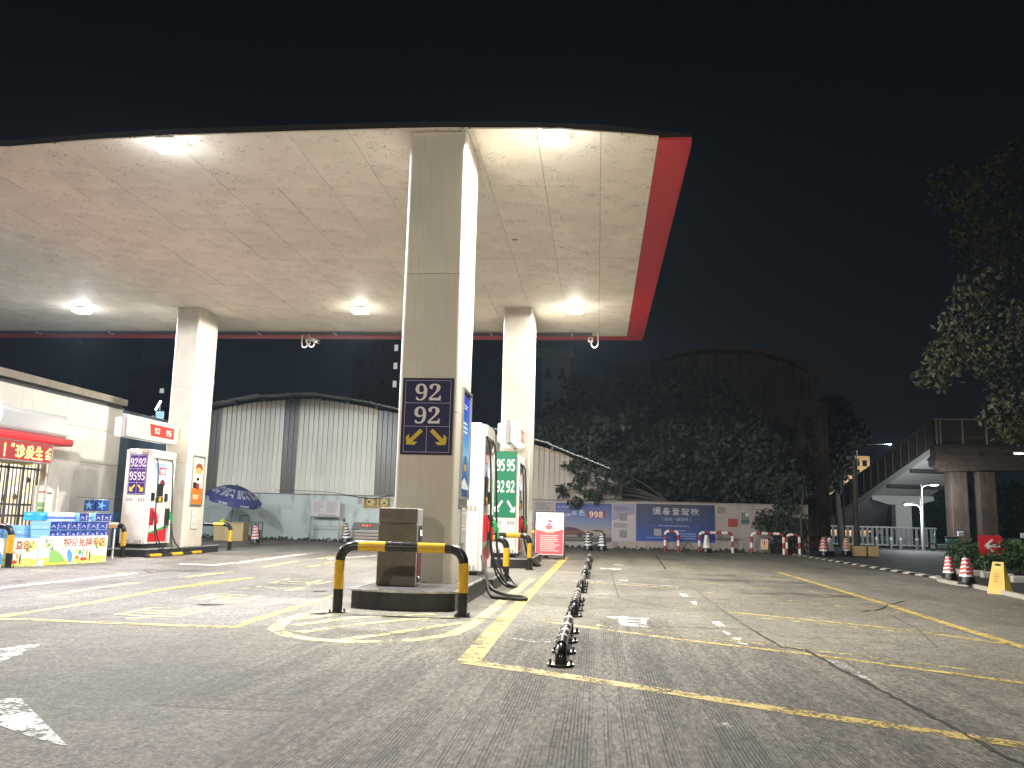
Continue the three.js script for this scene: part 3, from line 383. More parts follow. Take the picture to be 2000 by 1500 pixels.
function pump(label, x, y, z, board, boardRect, lit) {
  const t = thing('fuel_pump', label, 'fuel pump', [x, y, z]), w = 0.57, d = 1.26, h = 2.44;
  mesh('base', bx(-w / 2 + 0.02, w / 2 - 0.02, 0, 0.09, -d / 2 + 0.02, d / 2 - 0.02), M.black, t);
  mesh('cabinet', rbox(w, h - 0.09, d, 0.025, 0, 0.09 + (h - 0.09) / 2, 0, 2), bodyM, t);
  for (const s of [-1, 1]) {                        // the two service faces
    const F = (a) => s * (w / 2 + a), g = new THREE.PlaneGeometry(d - 0.26, 2.06).rotateY(s * Math.PI / 2).translate(F(0.004), 0.14 + 1.03, 0);
    mesh('service_panel', g, std(0xffffff, 0.35, { map: faceT }), t);
    mesh('side_post', bx(F(0.001), F(0.05), 0.1, h - 0.02, d / 2 - 0.12, d / 2 - 0.01), bodyM, t); mesh('side_post', bx(F(0.001), F(0.05), 0.1, h - 0.02, -d / 2 + 0.01, -d / 2 + 0.12), bodyM, t);
    mesh('head_beam', bx(F(0.001), F(0.075), h - 0.2, h - 0.021, -d / 2 + 0.121, d / 2 - 0.121), bodyM, t);
    const sc = mesh('display', bx(F(0.005), F(0.03), 1.28, 1.6, -0.13, 0.17), M.black, t); void sc;
    for (const zz of [-0.32, 0.36]) { mesh('price_screen', bx(F(0.006), F(0.022), 1.6, 1.76, zz - 0.075, zz + 0.075), screenM, t); mesh('card_reader', bx(F(0.006), F(0.04), 1.16, 1.36, zz - 0.06, zz + 0.06), M.black, t); }
    mesh('warning_sticker', cyl(0.065, 0.065, 0.008, 0, 0, 0, 20).rotateZ(Math.PI / 2).translate(F(0.036), 1.2, 0.02), M.yellow, t); mesh('keypad', bx(F(0.006), F(0.03), 1.13, 1.26, -0.15, 0.19), M.black, t);
    for (const [zz, c] of [[0.4, M.nozzleRed], [-0.4, M.nozzleGreen]]) {
      mesh('nozzle_holster', bx(F(0.006), F(0.09), 0.55, 0.98, zz - 0.05, zz + 0.05), c === M.nozzleRed ? M.redPaint : M.black, t);
      const n = [rbox(0.07, 0.17, 0.07, 0.02, F(0.13), 0.78, zz - 0.02), bar(V(F(0.13), 0.86, zz - 0.02), V(F(0.06), 0.96, zz), 0.014), rbox(0.05, 0.2, 0.035, 0.012, F(0.17), 0.68, zz - 0.03)];
      mesh('nozzle', n, c, t);
      mesh('nozzle_lever', bar(V(F(0.12), 0.55, zz - 0.03), V(F(0.19), 0.66, zz - 0.03), 0.01), M.steel, t);
      hose([[F(0.05), h - 0.21, zz * 0.98], [F(0.10), h - 0.32, zz], [F(0.13), 1.7, zz * 0.96], [F(0.15), 1.0, zz * 1.02], [F(0.17), 0.45, zz * 1.05], [F(0.26), 0.05, zz * 0.9], [F(0.40), -y + 0.05, zz * 0.4], [F(0.55), -y + 0.03, zz * 0.1 - 0.1], [F(0.42), -y + 0.08, zz - 0.25], [F(0.26), 0.12, zz - 0.12], [F(0.18), 0.4, zz - 0.06], [F(0.15), 0.66, zz - 0.03]], t);
    }
  }
  if (board) {
    const [bw, bh, by] = boardRect;
    mesh('number_board', bx(-bw / 2, bw / 2, by, by + bh, d / 2 - 0.002, d / 2 + 0.012), std(lin(0.03, 0.02, 0.06), 0.4), t); print(board, bw - 0.01, bh - 0.01, t, [0, by + bh / 2, d / 2 + 0.0145], 'z', 0.35, 'board_print');
  }
  for (const yy of [h - 0.12, by0(boardRect) - 0.13, 0.14]) for (let i = 0; i < 8; i++) if (i !== 3 && i !== 4) mesh('vent_slot', bx(-0.24 + i * 0.062, -0.2 + i * 0.062, yy - 0.035, yy + 0.045, d / 2 - 0.004, d / 2 + 0.004), std(lin(0.33, 0.32, 0.31), 0.6), t);
  return t;
}
function by0(r) { return r ? r[2] : 1.2; }
pump('white fuel pump with purple 92 and 95 board beside store', -11.43, 0.2, -21.45, signLeft, [0.46, 1.0, 1.3]);
pump('white fuel pump with green 95 and 92 board', -2.2, 0.23, -21.5, signRight, [0.53, 1.58, 0.93]);
pump('white fuel pump half hidden behind the 92-board column', -2.14, 0.2, -14.55 + 0.1, null, null);
// lit price boxes on the columns, over the pumps
const headT = canvas(512, 128, (g, w, h) => { g.fillStyle = '#e8e0c2'; g.fillRect(0, 0, w, h); g.fillStyle = '#d8301c'; g.beginPath(); g.moveTo(150, 14); g.lineTo(470, 14); g.lineTo(470, 118); g.lineTo(172, 118); g.fill(); digits(g, '92', 250, 66, 76, 'sans-serif', '#fff6df', 0.85); digits(g, '95', 400, 66, 76, 'sans-serif', '#fff6df', 0.85); digits(g, '0', 120, 66, 60, 'sans-serif', '#fffbe8', 0.7); });
function headBox(label, x, y, z0, z1, green) {
  const t = thing('lit_price_box', label, 'light box', [x, y, (z0 + z1) / 2]), d = z0 - z1;
  mesh('spine', rbox(0.11, 0.56, d, 0.02, 0, 0.28, 0), M.grey, t);
  for (const s of [-1, 1]) {
    mesh('diffuser', rbox(0.2, 0.46, d - 0.05, 0.05, s * 0.156, 0.25, 0), glow(lin(1, 0.93, 0.72), 0.9), t);
    if (s > 0) print(headT, d - 0.3, 0.36, t, [0.259, 0.26, -0.02], 'x', 0.4, 'number_panel', 1.1);
    const l = new THREE.RectAreaLight(green ? lin(0.85, 1, 0.75) : lin(1, 0.9, 0.65), 2.2, d - 0.2, 0.4); l.position.set(s * 0.268, 0.25, 0); l.lookAt(s * 2, 0.25, 0); t.add(l);
  }
  return t;
}
const hb = headBox('glowing cream price box with red 92 95 panel', -11.4, 2.86, -19.9, -22.24, 0);
hb.updateMatrixWorld();
headBox('glowing white price box above the green-board pump', -2.12, 2.9, -20.4, -22.24, 1);
// hose ends lying on the floor by the near pump
{
  const t = thing('fuel_hose', 'loop of black fuel hose lying on concrete beside 92-board column island', 'hose');
  mesh('hose', tube([[-1.74, 0.55, -13.4], [-1.62, 0.3, -13.0], [-1.5, 0.04, -12.6], [-1.2, 0.03, -12.3], [-0.98, 0.03, -12.25], [-1.02, 0.03, -12.55], [-1.35, 0.03, -12.95], [-1.6, 0.12, -13.3], [-1.76, 0.5, -13.6]], 0.024, 60, 8), M.rubber, t);
  const u = thing('hose_guard', 'row of black and yellow hose sleeves on the ground by island', 'hose guard');
  for (let i = 0; i < 3; i++) mesh('sleeve', bar(V(-10.62, 0.045, -20.2 - i * 1.1), V(-10.62, 0.045, -20.75 - i * 1.1), 0.045, 12), M.yellow, u);
  mesh('hose', bar(V(-10.62, 0.04, -20.0), V(-10.62, 0.04, -23.2), 0.03, 10), M.rubber, u);
}
// brown-grey cabinet on the near island
{
  const t = thing('island_cabinet', 'brown grey steel cabinet standing before the 92-board column', 'cabinet', [-2.53, 0.24, -11.25]);
  mesh('body', rbox(0.5, 0.98, 0.34, 0.02, 0, 0.49, -0.005, 3), M.grey, t); mesh('front_door', rbox(0.5, 0.77, 0.03, 0.012, 0, 0.39, 0.185), M.taupe, t); mesh('top_hatch', rbox(0.5, 0.19, 0.03, 0.012, 0, 0.882, 0.185), M.taupe, t);
  mesh('side_recess', bx(0.252, 0.256, 0.06, 0.76, -0.12, 0.12), M.darkSteel, t); mesh('side_label', bx(0.257, 0.259, 0.1, 0.5, -0.04, 0.1), std(lin(0.25, 0.03, 0.04), 0.5), t); mesh('latch', beam(V(0.275, 0.7, 0.05), V(0.29, 0.63, 0.1), 0.02, 0.02), M.steel, t); mesh('latch', beam(V(0.265, 0.12, 0.08), V(0.285, 0.1, 0.12), 0.02, 0.02), M.steel, t);
}

// ---------------------------------------------------------------- striped guard rails
function hoop(name, label, cat, p, w, h, r, bands, ma, mb, group, turn = 0, plates = true) {
  const t = thing(name, label, cat, p, turn, group), rad = Math.min(0.2, h * 0.28);
  const path = new THREE.CurvePath(), c = (a, b) => path.add(new THREE.LineCurve3(V(...a), V(...b)));
  c([-w / 2, 0, 0], [-w / 2, h - rad, 0]); path.add(new THREE.QuadraticBezierCurve3(V(-w / 2, h - rad, 0), V(-w / 2, h, 0), V(-w / 2 + rad, h, 0))); c([-w / 2 + rad, h, 0], [w / 2 - rad, h, 0]); path.add(new THREE.QuadraticBezierCurve3(V(w / 2 - rad, h, 0), V(w / 2, h, 0), V(w / 2, h - rad, 0))); c([w / 2, h - rad, 0], [w / 2, 0, 0]);
  const L = path.getLength();
  class Sub extends THREE.Curve { constructor(a, b) { super(); this.a = a; this.b = b; } getPoint(u, o = V(0, 0, 0)) { return o.copy(path.getPointAt(Math.min(1, Math.max(0, (this.a + (this.b - this.a) * u) / L)))); } }
  let s = 0; bands(w, h, rad, L).forEach((b, i) => { const e = Math.min(L, b); mesh('band', new THREE.TubeGeometry(new Sub(s, e), 10, r + (i % 2 ? 0.0012 : 0), 18), i % 2 ? mb : ma, t); s = e; });
  if (plates) for (const q of [-1, 1]) { mesh('foot_plate', cyl(r * 1.75, r * 1.75, 0.012, q * w / 2, 0.006, 0, 20), ma, t); for (const [bx_, bz] of [[1, 1], [1, -1], [-1, 1], [-1, -1]]) mesh('bolt', cyl(0.012, 0.012, 0.03, q * w / 2 + bx_ * r * 1.15, 0.024, bz * r * 1.15, 6), M.darkSteel, t); }
  return t;
}
const yb = (w, h, rad) => { const bend = rad * 1.62; return [h * 0.35, h * 0.35 + 0.33, h - rad + bend + 0.02, h - rad + bend + 0.02 + 0.32, h - rad + bend + (w - 2 * rad) - 0.34, h - rad + bend + (w - 2 * rad) - 0.02, h - rad + 2 * bend + (w - 2 * rad) + (h - rad) - h * 0.35 - 0.33, h - rad + 2 * bend + (w - 2 * rad) + (h - rad) - h * 0.35, 99]; };
const guard = (label, x, z, w = 1.46) => hoop('guard_rail', label, 'guard rail', [x, 0, z], w, 0.76, 0.057, yb, M.hoopBlack, M.yellow, 'yellow and black guard rails');
guard('yellow and black guard rail before the brown grey cabinet', -2.25, -10.1);
guard('yellow and black guard rail behind the half-hidden pump', -2.36, -16.16, 1.42);
guard('yellow and black guard rail before the green-board pump', -2.25, -20.1);
guard('yellow and black guard rail beside the red A-frame poster', -2.27, -26.9);
guard('yellow and black guard rail by the folding table and store', -11.92, -20.1, 1.36);
guard('yellow and black guard rail behind the orange column poster', -11.65, -25.5);
guard('yellow and black guard rail before the floral water banners', -11.62, -15.5, 1.5);

// low tubular wheel bars between lane and parking
function wheelBar(p) {
  const t = thing('wheel_stop', 'low black tubular wheel stop bolted along the parking line', 'wheel stop', p, 0, 'wheel stops along the parking line');
  const L = 2.05, h = 0.13, r = 0.045, wm = std(lin(0.42, 0.37, 0.35), 0.6);
  const pts = [[0, 0.01, 0], [0, h * 0.65, -0.01], [0, h, -0.09], [0, h + 0.005, -0.2], [0, h + 0.005, -L + 0.2], [0, h, -L + 0.09], [0, h * 0.65, -L + 0.01], [0, 0.01, -L]];
  mesh('bar', tube(pts, r, 60, 14), M.hoopBlack, t);
  for (const [a, b] of [[0.42, 0.5], [0.78, 0.92], [1.2, 1.36], [1.78, 1.94]]) mesh('reflective_wrap', bar(V(0, h + 0.005, -a), V(0, h + 0.005, -b), r + 0.002, 14), wm, t);
  for (const z of [0, -0.68, -1.36, -L]) { mesh('foot_plate', cyl(0.105, 0.105, 0.01, 0, 0.011, z, 18), M.black, t); if (z && z > -L) mesh('strut', cyl(0.03, 0.03, h - 0.01, 0, 0.01 + h / 2, z), M.black, t); for (const s of [-1, 1]) mesh('bolt', cyl(0.011, 0.011, 0.04, s * 0.08, 0.03, z, 6), M.darkSteel, t); }
  return t;
}
const wb = wheelBar([-0.27, 0.004, -6.96]);
for (const [x, z] of [[-0.26, -10.55], [-0.24, -14.05], [-0.23, -17.5], [-0.22, -20.95], [-0.21, -24.4]]) dup(wb, [x, 0.004, z]);

// ---------------------------------------------------------------- store on the left
const SX = -13.2, SZ = -22.95;
const cladT = pixels(512, 512, (i, j) => { const a = vnoise(i / 64, j / 64, 8, 8), b = vnoise(i / 6, j / 90, 85, 6), c = hash(i, j); const v = 212 + 18 * (a - 0.5) - 26 * Math.max(0, b - 0.6) + 8 * (c - 0.5); return [v, v * 0.985, v * 0.955]; });
const cladM = std(lin(0.74, 0.73, 0.71), 0.5, { map: cladT }), copingM = std(lin(0.26, 0.235, 0.20), 0.85, { map: cladT, bumpMap: grain(1, 1), bumpScale: 0.01 });
{
  const t = thing('store_building', 'single storey store clad in pale panels with red LED sign', 'building', [SX, 0, SZ]);
  const yJ = [0, XP(150, 971, SX).y, XP(175, 904, SX).y, XP(200, 841, SX).y, XP(237, 800, SX).y], zJ = [0.0, 2.55, 3.9, 5.3, 6.8, 9.2];
    const doorZ0 = XP(74, 960, SX).z - SZ;                                  // near edge of the pier
  mesh('core_wall', [bx(-7, -0.032, 0, 3.98, 0.0, doorZ0 - 0.07), bx(-7, -1.62, 0, 3.98, doorZ0 - 0.069, 12), bx(-1.619, -0.032, 2.75, 3.98, doorZ0 - 0.069, 12)], M.gap, t);
  for (let r = 0; r < 4; r++) for (let c = 0; c < 5; c++) {
    let z0 = zJ[c], z1 = zJ[c + 1]; if (r < 3 && z0 >= doorZ0 - 0.05) continue; if (r < 3) z1 = Math.min(z1, doorZ0);
    const g = bx(-0.03, 0, yJ[r] + 0.005, yJ[r + 1] - 0.005, z0 + 0.004, z1 - 0.004); uvBy(g, (x, y, z) => [(z + r * 3.1) / 2.2, (y + c) / 2.2]); mesh('cladding_panel', g, cladM, t);
  }
  const cg = bx(-0.4, 0.1, 3.985, 4.16, -0.05, 12); uvBy(cg, (x, y, z) => [z / 1.4, (x + y) / 1.4]); mesh('coping', cg, copingM, t);
  const pg = [bx(0.001, 0.2, 0.004, 2.6, doorZ0 - 1.25, doorZ0 - 0.02)]; uvBy(pg[0], (x, y, z) => [(z + x) / 2, y / 2]); mesh('pier', pg, cladM, t);
  // door with bars, lit room behind
  mesh('room_back', bx(-1.6, -1.55, 0, 2.9, doorZ0, 11.9), std(lin(0.62, 0.58, 0.48), 0.8), t); mesh('room_floor', bx(-1.54, 0, 0.003, 0.02, doorZ0 + 0.01, 11.9), std(lin(0.3, 0.28, 0.25), 0.6), t);
  mesh('core_opening_frame', bx(-0.06, 0.02, 2.32, 2.42, doorZ0 + 0.01, 11.8), M.darkSteel, t);
  for (let k = 0; k < 26; k++) { const z = doorZ0 + 0.05 + k * 0.13; mesh('door_bar', bx(-0.02, 0.01, 0.02, 2.32, z, z + (k % 4 ? 0.018 : 0.07)), M.darkSteel, t); }
  for (const y of [0.9, 1.15, 1.98]) mesh('door_rail', bx(-0.025, 0.012, y, y + 0.05, doorZ0 + 0.02, 11.8), M.darkSteel, t);
  mesh('transom_panel', bx(-0.01, 0.015, 2.08, 2.3, doorZ0 + 0.3, 11.5), std(lin(0.62, 0.52, 0.2), 0.6), t);
  for (const [z, y] of [[0.35, 1.75], [0.75, 1.35], [1.1, 1.32], [1.7, 1.7]]) mesh('door_ornament', new THREE.IcosahedronGeometry(0.075, 1).scale(0.3, 1, 1).translate(-0.05, y, doorZ0 + z), std(lin(0.1, 0.09, 0.08), 0.7), t);
  // awning box, red strip and LED board
  const zs = XP(132, 820, -12.75).z - SZ;
  mesh('awning_box', rbox(0.55, 0.56, 7, 0.13, 0.28, 3.02, zs + 3.5, 4), std(lin(0.42, 0.42, 0.43), 0.35, { metalness: 0.3 }), t);
  mesh('red_strip', rbox(0.62, 0.17, 7.1, 0.05, 0.36, 2.66, zs + 3.53, 3), M.redPaint, t);
  const zl = XP(104, 880, -12.6).z - SZ;
  mesh('led_case', bx(0.02, 0.6, 2.12, 2.57, zl, zl + 6), std(lin(0.35, 0.33, 0.33), 0.5), t);
  const ledT = canvas(1024, 128, (g, w, h) => {
    g.fillStyle = '#5a0206'; g.fillRect(0, 0, w, h); g.shadowColor = '#ff2010'; g.shadowBlur = 14; g.strokeStyle = '#ffd070'; han(g, '珍爱生', 640, 22, 92, 11, 1.06); g.save(); g.beginPath(); g.rect(900, 0, 110, h); g.clip(); han(g, '命', 950, 22, 92, 11); g.restore();
    g.lineWidth = 9; for (const x of [600, 618]) { g.beginPath(); g.moveTo(x, 24); g.lineTo(x - 4, 42); g.stroke(); } han(g, '！', 480, 16, 96, 14); han(g, '！', 400, 16, 96, 14);
    g.shadowBlur = 0; g.fillStyle = 'rgba(60,0,0,0.35)'; for (let x = 0; x < w; x += 6) g.fillRect(x, 0, 1, h); for (let y = 0; y < h; y += 6) g.fillRect(0, y, w, 1);
  });
  print(ledT, 3.4, 0.41, t, [0.604, 2.345, zl + 1.74], 'x', 0.5, 'led_panel', 4);
  const l = new THREE.RectAreaLight(lin(1, 0.05, 0.03), 6.5, 5.6, 0.41); l.position.set(0.62, 2.345, zl + 3); l.lookAt(SX + 6, 2.345, SZ + zl + 3); l.castShadow = true; t.add(l);
  l.rotation.set(0, -Math.PI / 2, 0);
  const r = new THREE.PointLight(lin(1, 0.86, 0.62), 14, 0, 2); r.position.set(-0.8, 2.5, doorZ0 + 1.6); r.castShadow = true; t.add(r);
  mesh('room_lamp', rbox(0.25, 0.06, 0.25, 0.02, -0.8, 2.64, doorZ0 + 1.6), glow(lin(1, 0.9, 0.7), 4), t); mesh('room_ceiling', bx(-1.54, -0.07, 2.68, 2.72, doorZ0, 11.9), M.white, t); mesh('room_side', bx(-1.54, -0.03, 0.02, 2.67, doorZ0 - 0.06, doorZ0 - 0.005), M.white, t);
  const disc = cyl(0.3, 0.3, 0.08, 0, 0, 0, 40).rotateZ(Math.PI / 2); const dp = XP(-18, 803, -12.5); disc.translate(0.72, dp.y, dp.z - SZ); mesh('round_sign', disc, glow(lin(0.9, 0.9, 0.9), 0.8), t); mesh('sign_bracket', bar(V(0.4, dp.y, dp.z - SZ), V(0.7, dp.y, dp.z - SZ), 0.03), M.grey, t);
}
{ // blue hoarding carrying on from the store
  const t = thing('hoarding', 'dark blue printed hoarding wall behind the store corner', 'hoarding', [SX - 0.1, 0, -23.05]);
  const tex = canvas(512, 512, (g, w, h) => { g.fillStyle = '#3a4c5c'; g.fillRect(0, 0, w, h); const r = rng(12); g.strokeStyle = 'rgba(150,170,185,0.35)'; for (let i = 0; i < 26; i++) { g.lineWidth = 2 + r() * 7; g.beginPath(); const x = r() * w, y = h * (0.3 + 0.6 * r()); g.moveTo(x, y); g.quadraticCurveTo(x + 60, y - 40, x + 120 + r() * 80, y - 110 * r()); g.stroke(); } g.fillStyle = '#2f5f86'; g.fillRect(0, 380, w, 132); g.fillStyle = '#26364a'; g.fillRect(60, 40, 180, 90); });
  mesh('panel', bx(-0.06, 0, 0, 3.9, -4, 0), std(lin(0.07, 0.09, 0.11), 0.6), t); print(tex, 3.9, 3.7, t, [0.003, 1.95, -2], 'x', 0.5);
  for (let i = 0; i < 3; i++) mesh('post', bx(-0.14, -0.062, 0, 3.95, -0.3 - i * 1.7, -0.22 - i * 1.7), M.darkSteel, t);
  const q = W(313, 796, -31), b = thing('lit_banner', 'small lit pale blue banner beyond the hoarding', 'sign', [q.x, 0, -31]);
  mesh('pole', bar(V(0, 0, 0), V(0, q.y + 0.1, 0), 0.04), M.darkSteel, b); mesh('lamp_head', beam(V(0, q.y + 0.25, 0), V(-0.12, q.y - 0.1, 0.1), 0.1, 0.06), glow(lin(0.85, 0.95, 1), 6), b); mesh('banner', bx(-0.12, 0.2, q.y - 0.75, q.y - 0.15, 0.045, 0.06), std(lin(0.25, 0.45, 0.6), 0.5), b);
}
// water cartons and floral boards
const cartonT = canvas(256, 128, (g, w, h) => { g.fillStyle = '#16308f'; g.fillRect(0, 0, w, h); g.fillStyle = '#0d2270'; g.fillRect(0, 0, w, 14); g.strokeStyle = '#e9edf5'; g.lineWidth = 7; g.beginPath(); g.moveTo(30, 104); g.lineTo(70, 50); g.lineTo(92, 80); g.lineTo(104, 62); g.lineTo(132, 104); g.stroke(); g.strokeStyle = '#c9a24a'; g.lineWidth = 4; g.beginPath(); g.moveTo(72, 60); g.lineTo(86, 96); g.stroke(); g.fillStyle = '#e3ebf7'; g.fillRect(180, 50, 22, 66); g.fillRect(187, 26, 8, 26); g.fillStyle = '#3f73c9'; g.fillRect(180, 74, 22, 20); smallPrint(g, 216, 20, 22, 84, 6, 8, '#dfe6f4'); });
const endT = canvas(256, 128, (g, w, h) => { g.fillStyle = '#7fb4e0'; g.fillRect(0, 0, w, h); g.fillStyle = '#6aa2d4'; g.fillRect(0, 50, w, 6); smallPrint(g, 30, 76, 90, 24, 3, 31, '#9cc7ea'); g.fillStyle = '#a9d0ee'; g.fillRect(170, 76, 44, 26); });
const cyanT = canvas(256, 128, (g, w, h) => { g.fillStyle = '#2aa0cf'; g.fillRect(0, 0, w, h); g.fillStyle = '#1b87b8'; g.fillRect(0, 66, w, 10); smallPrint(g, 60, 24, 130, 30, 2, 3, '#bfe6f4'); });
function carton(label, p, front, side, L, Hh, D, group, turn = 0) {
  const t = thing('water_carton', label, 'carton', p, turn, group);
  mesh('box', bx(-D / 2, D / 2, 0, Hh, -L / 2, L / 2), std(lin(0.24, 0.42, 0.62), 0.6), t); print(front, L - 0.006, Hh - 0.012, t, [D / 2 + 0.002, Hh / 2, 0], 'x', 0.45, 'front_print'); print(side, D - 0.006, Hh - 0.006, t, [0, Hh / 2, L / 2 + 0.002], 'z', 0.5, 'side_print'); return t;
}
{
  const L = 0.288, h = 0.165, D = 0.46, zA = -16.42, X = -10.93;
  const dir = Math.atan2(0.22, 1.76), at = (c, off = 0) => [X + Math.sin(dir) * (c * L + L / 2) * 1 + off, 0, zA - Math.cos(dir) * (c * L + L / 2)];
  let proto; const lab = 'dark blue bottled water carton in the stacked rows above the floral board';
  for (let r = 0; r < 5; r++) for (let c = 0; c < 6; c++) { const p = at(c); p[1] = 0.004 + r * (h + 0.006); proto ? dup(proto, p) : proto = carton(lab, p, cartonT, endT, L - 0.008, h, D, 'stacked water cartons', -dir); }
  const top = 0.004 + 5 * (h + 0.006) + 0.004;
  for (const c of [2.75, 4.45, 5.35]) { const p = at(c); p[1] = top; const d = dup(proto, p); d.userData.label = c < 3 ? 'single dark blue water carton between two bottle packs' : 'dark blue water carton on the top row beside the bottle pack'; d.userData.group = c < 3 ? 'single top carton' : 'top row cartons'; }
  const cp = at(0.1, -0.25); cp[1] = top; carton('bright cyan carton on top corner of the water stack', cp, cyanT, cyanT, 0.3, 0.17, 0.3, 'cyan carton', -dir);
  // shrink wrapped bottle packs
  const bottleM = std(lin(0.62, 0.68, 0.80), 0.15), capM = std(lin(0.75, 0.76, 0.8), 0.4), bandM = std(lin(0.12, 0.2, 0.55), 0.4);
  for (const [c, n, label] of [[1.35, 8, 'long shrink-wrapped pack of clear water bottles on the stack'], [3.62, 3, 'short shrink-wrapped pack of water bottles between blue cartons']]) {
    const p = at(c); p[1] = top; const t = thing('bottle_pack', label, 'bottle pack', p, -dir);
    for (let i = 0; i < n; i++) for (let k = 0; k < 4; k++) { const z = (i - (n - 1) / 2) * 0.068, x = 0.12 - k * 0.068; const b = mesh('bottle', cyl(0.03, 0.032, 0.13, x, 0.066, z, 10), bottleM, t); mesh('cap', cyl(0.014, 0.026, 0.035, x, 0.149, z, 10), capM, b); mesh('bottle_label', cyl(0.0335, 0.0335, 0.05, x, 0.06, z, 10), bandM, b); }
  }
  // light blue stack behind the left board
  const p0 = G(30, 1104); let pr;
  for (const [x, z, rows] of [[-11.42, -16.5, 4], [-11.9, -16.35, 4], [-12.38, -16.2, 4]]) for (let r = 0; r < rows; r++) { const p = [x, 0.004 + r * 0.191, z]; const lb = 'light blue carton in the lower stack behind the railed board'; pr ? dup(pr, p) : pr = carton(lb, p, endT, r === 3 ? cyanT : endT, 0.3, 0.185, 0.44, 'light blue carton stacks'); }
  void p0;
  const flowers = (text, seed) => canvas(640, 220, (g, w, h) => {
    g.fillStyle = '#eef0dc'; g.fillRect(0, 0, w, h); const r = rng(seed); const blob = (x, y, a, b, c) => { g.fillStyle = c; g.beginPath(); g.ellipse(x, y, a, b, 0, 0, 7); g.fill(); };
    blob(60, 70, 46, 26, '#f3ecae'); blob(560, 60, 70, 40, '#f4e08a'); blob(530, 190, 110, 34, '#e6e07a'); blob(150, 205, 120, 26, '#e2da52'); for (let i = 0; i < 60; i++) blob(r() * w, 165 + r() * 55, 8 + r() * 14, 5 + r() * 8, ['#d9d84e', '#bcd46a', '#f0e890'][(r() * 3) | 0]);
    g.fillStyle = '#8cc06a'; g.beginPath(); g.moveTo(90, 200); g.quadraticCurveTo(70, 110, 110, 100); g.quadraticCurveTo(210, 120, 230, 200); g.fill();
    g.strokeStyle = '#5f8a72'; g.lineWidth = 4; for (const [x, y, s] of [[120, 110, -1], [520, 110, 1]]) { g.beginPath(); g.moveTo(x, y); g.lineTo(x + s * 70, y - 70); g.stroke(); for (let k = 0; k < 5; k++) { g.fillStyle = '#5d8d70'; g.beginPath(); g.ellipse(x + s * (10 + k * 14), y - 12 - k * 14 + (k % 2 ? 14 : -12), 16, 6, s * (k % 2 ? 0.3 : -1.2), 0, 7); g.fill(); } }
    g.strokeStyle = '#5a7c6a'; g.lineWidth = 4; g.beginPath(); g.moveTo(30, 24); g.lineTo(52, 22); g.lineTo(38, 46); g.lineTo(60, 48); g.stroke(); smallPrint(g, 70, 28, 46, 14, 1, 5, '#6a8274');
    g.strokeStyle = '#a8342a'; han(g, text, text.length > 3 ? 205 : 40, 16, text.length > 3 ? 68 : 78, 8.5, 1.02);
    for (const [x, y, a, b, c] of [[265, 140, 16, 40, '#3a8ecb'], [280, 165, 20, 45, '#4f9ed2'], [330, 120, 12, 16, '#e6cf2e'], [370, 130, 16, 20, '#4aa36a'], [345, 170, 22, 16, '#e0862e'], [400, 110, 20, 12, '#e7a7a0'], [410, 185, 36, 14, '#d8502a'], [440, 140, 12, 26, '#e2b23c'], [470, 160, 8, 40, '#38465a'], [395, 150, 8, 22, '#8a94a0']]) blob(x, y, a, b, c);
  });
  const board = (label, a, b, hgt, tex) => { const d = b.clone().sub(a), t = thing('floral_board', label, 'display board', [(a.x + b.x) / 2, 0.004, (a.z + b.z) / 2], Math.atan2(-d.z, d.x)); mesh('panel', bx(-d.length() / 2, d.length() / 2, 0, hgt, -0.02, 0), M.white, t); print(tex, d.length() - 0.004, hgt - 0.004, t, [0, hgt / 2, 0.0025], 'z', 0.5); };
  const a = G(74, 1106), b = G(206, 1098); board('floral board with red characters below the dark blue cartons', a, b, 0.56, flowers('积分兑换专区', 7));
  const c = G(-60, 1108.5), d2 = G(71, 1107); board('floral board standing behind the striped rail, before light blue cartons', c, d2, 0.53, flowers('　　　益合', 9));
}
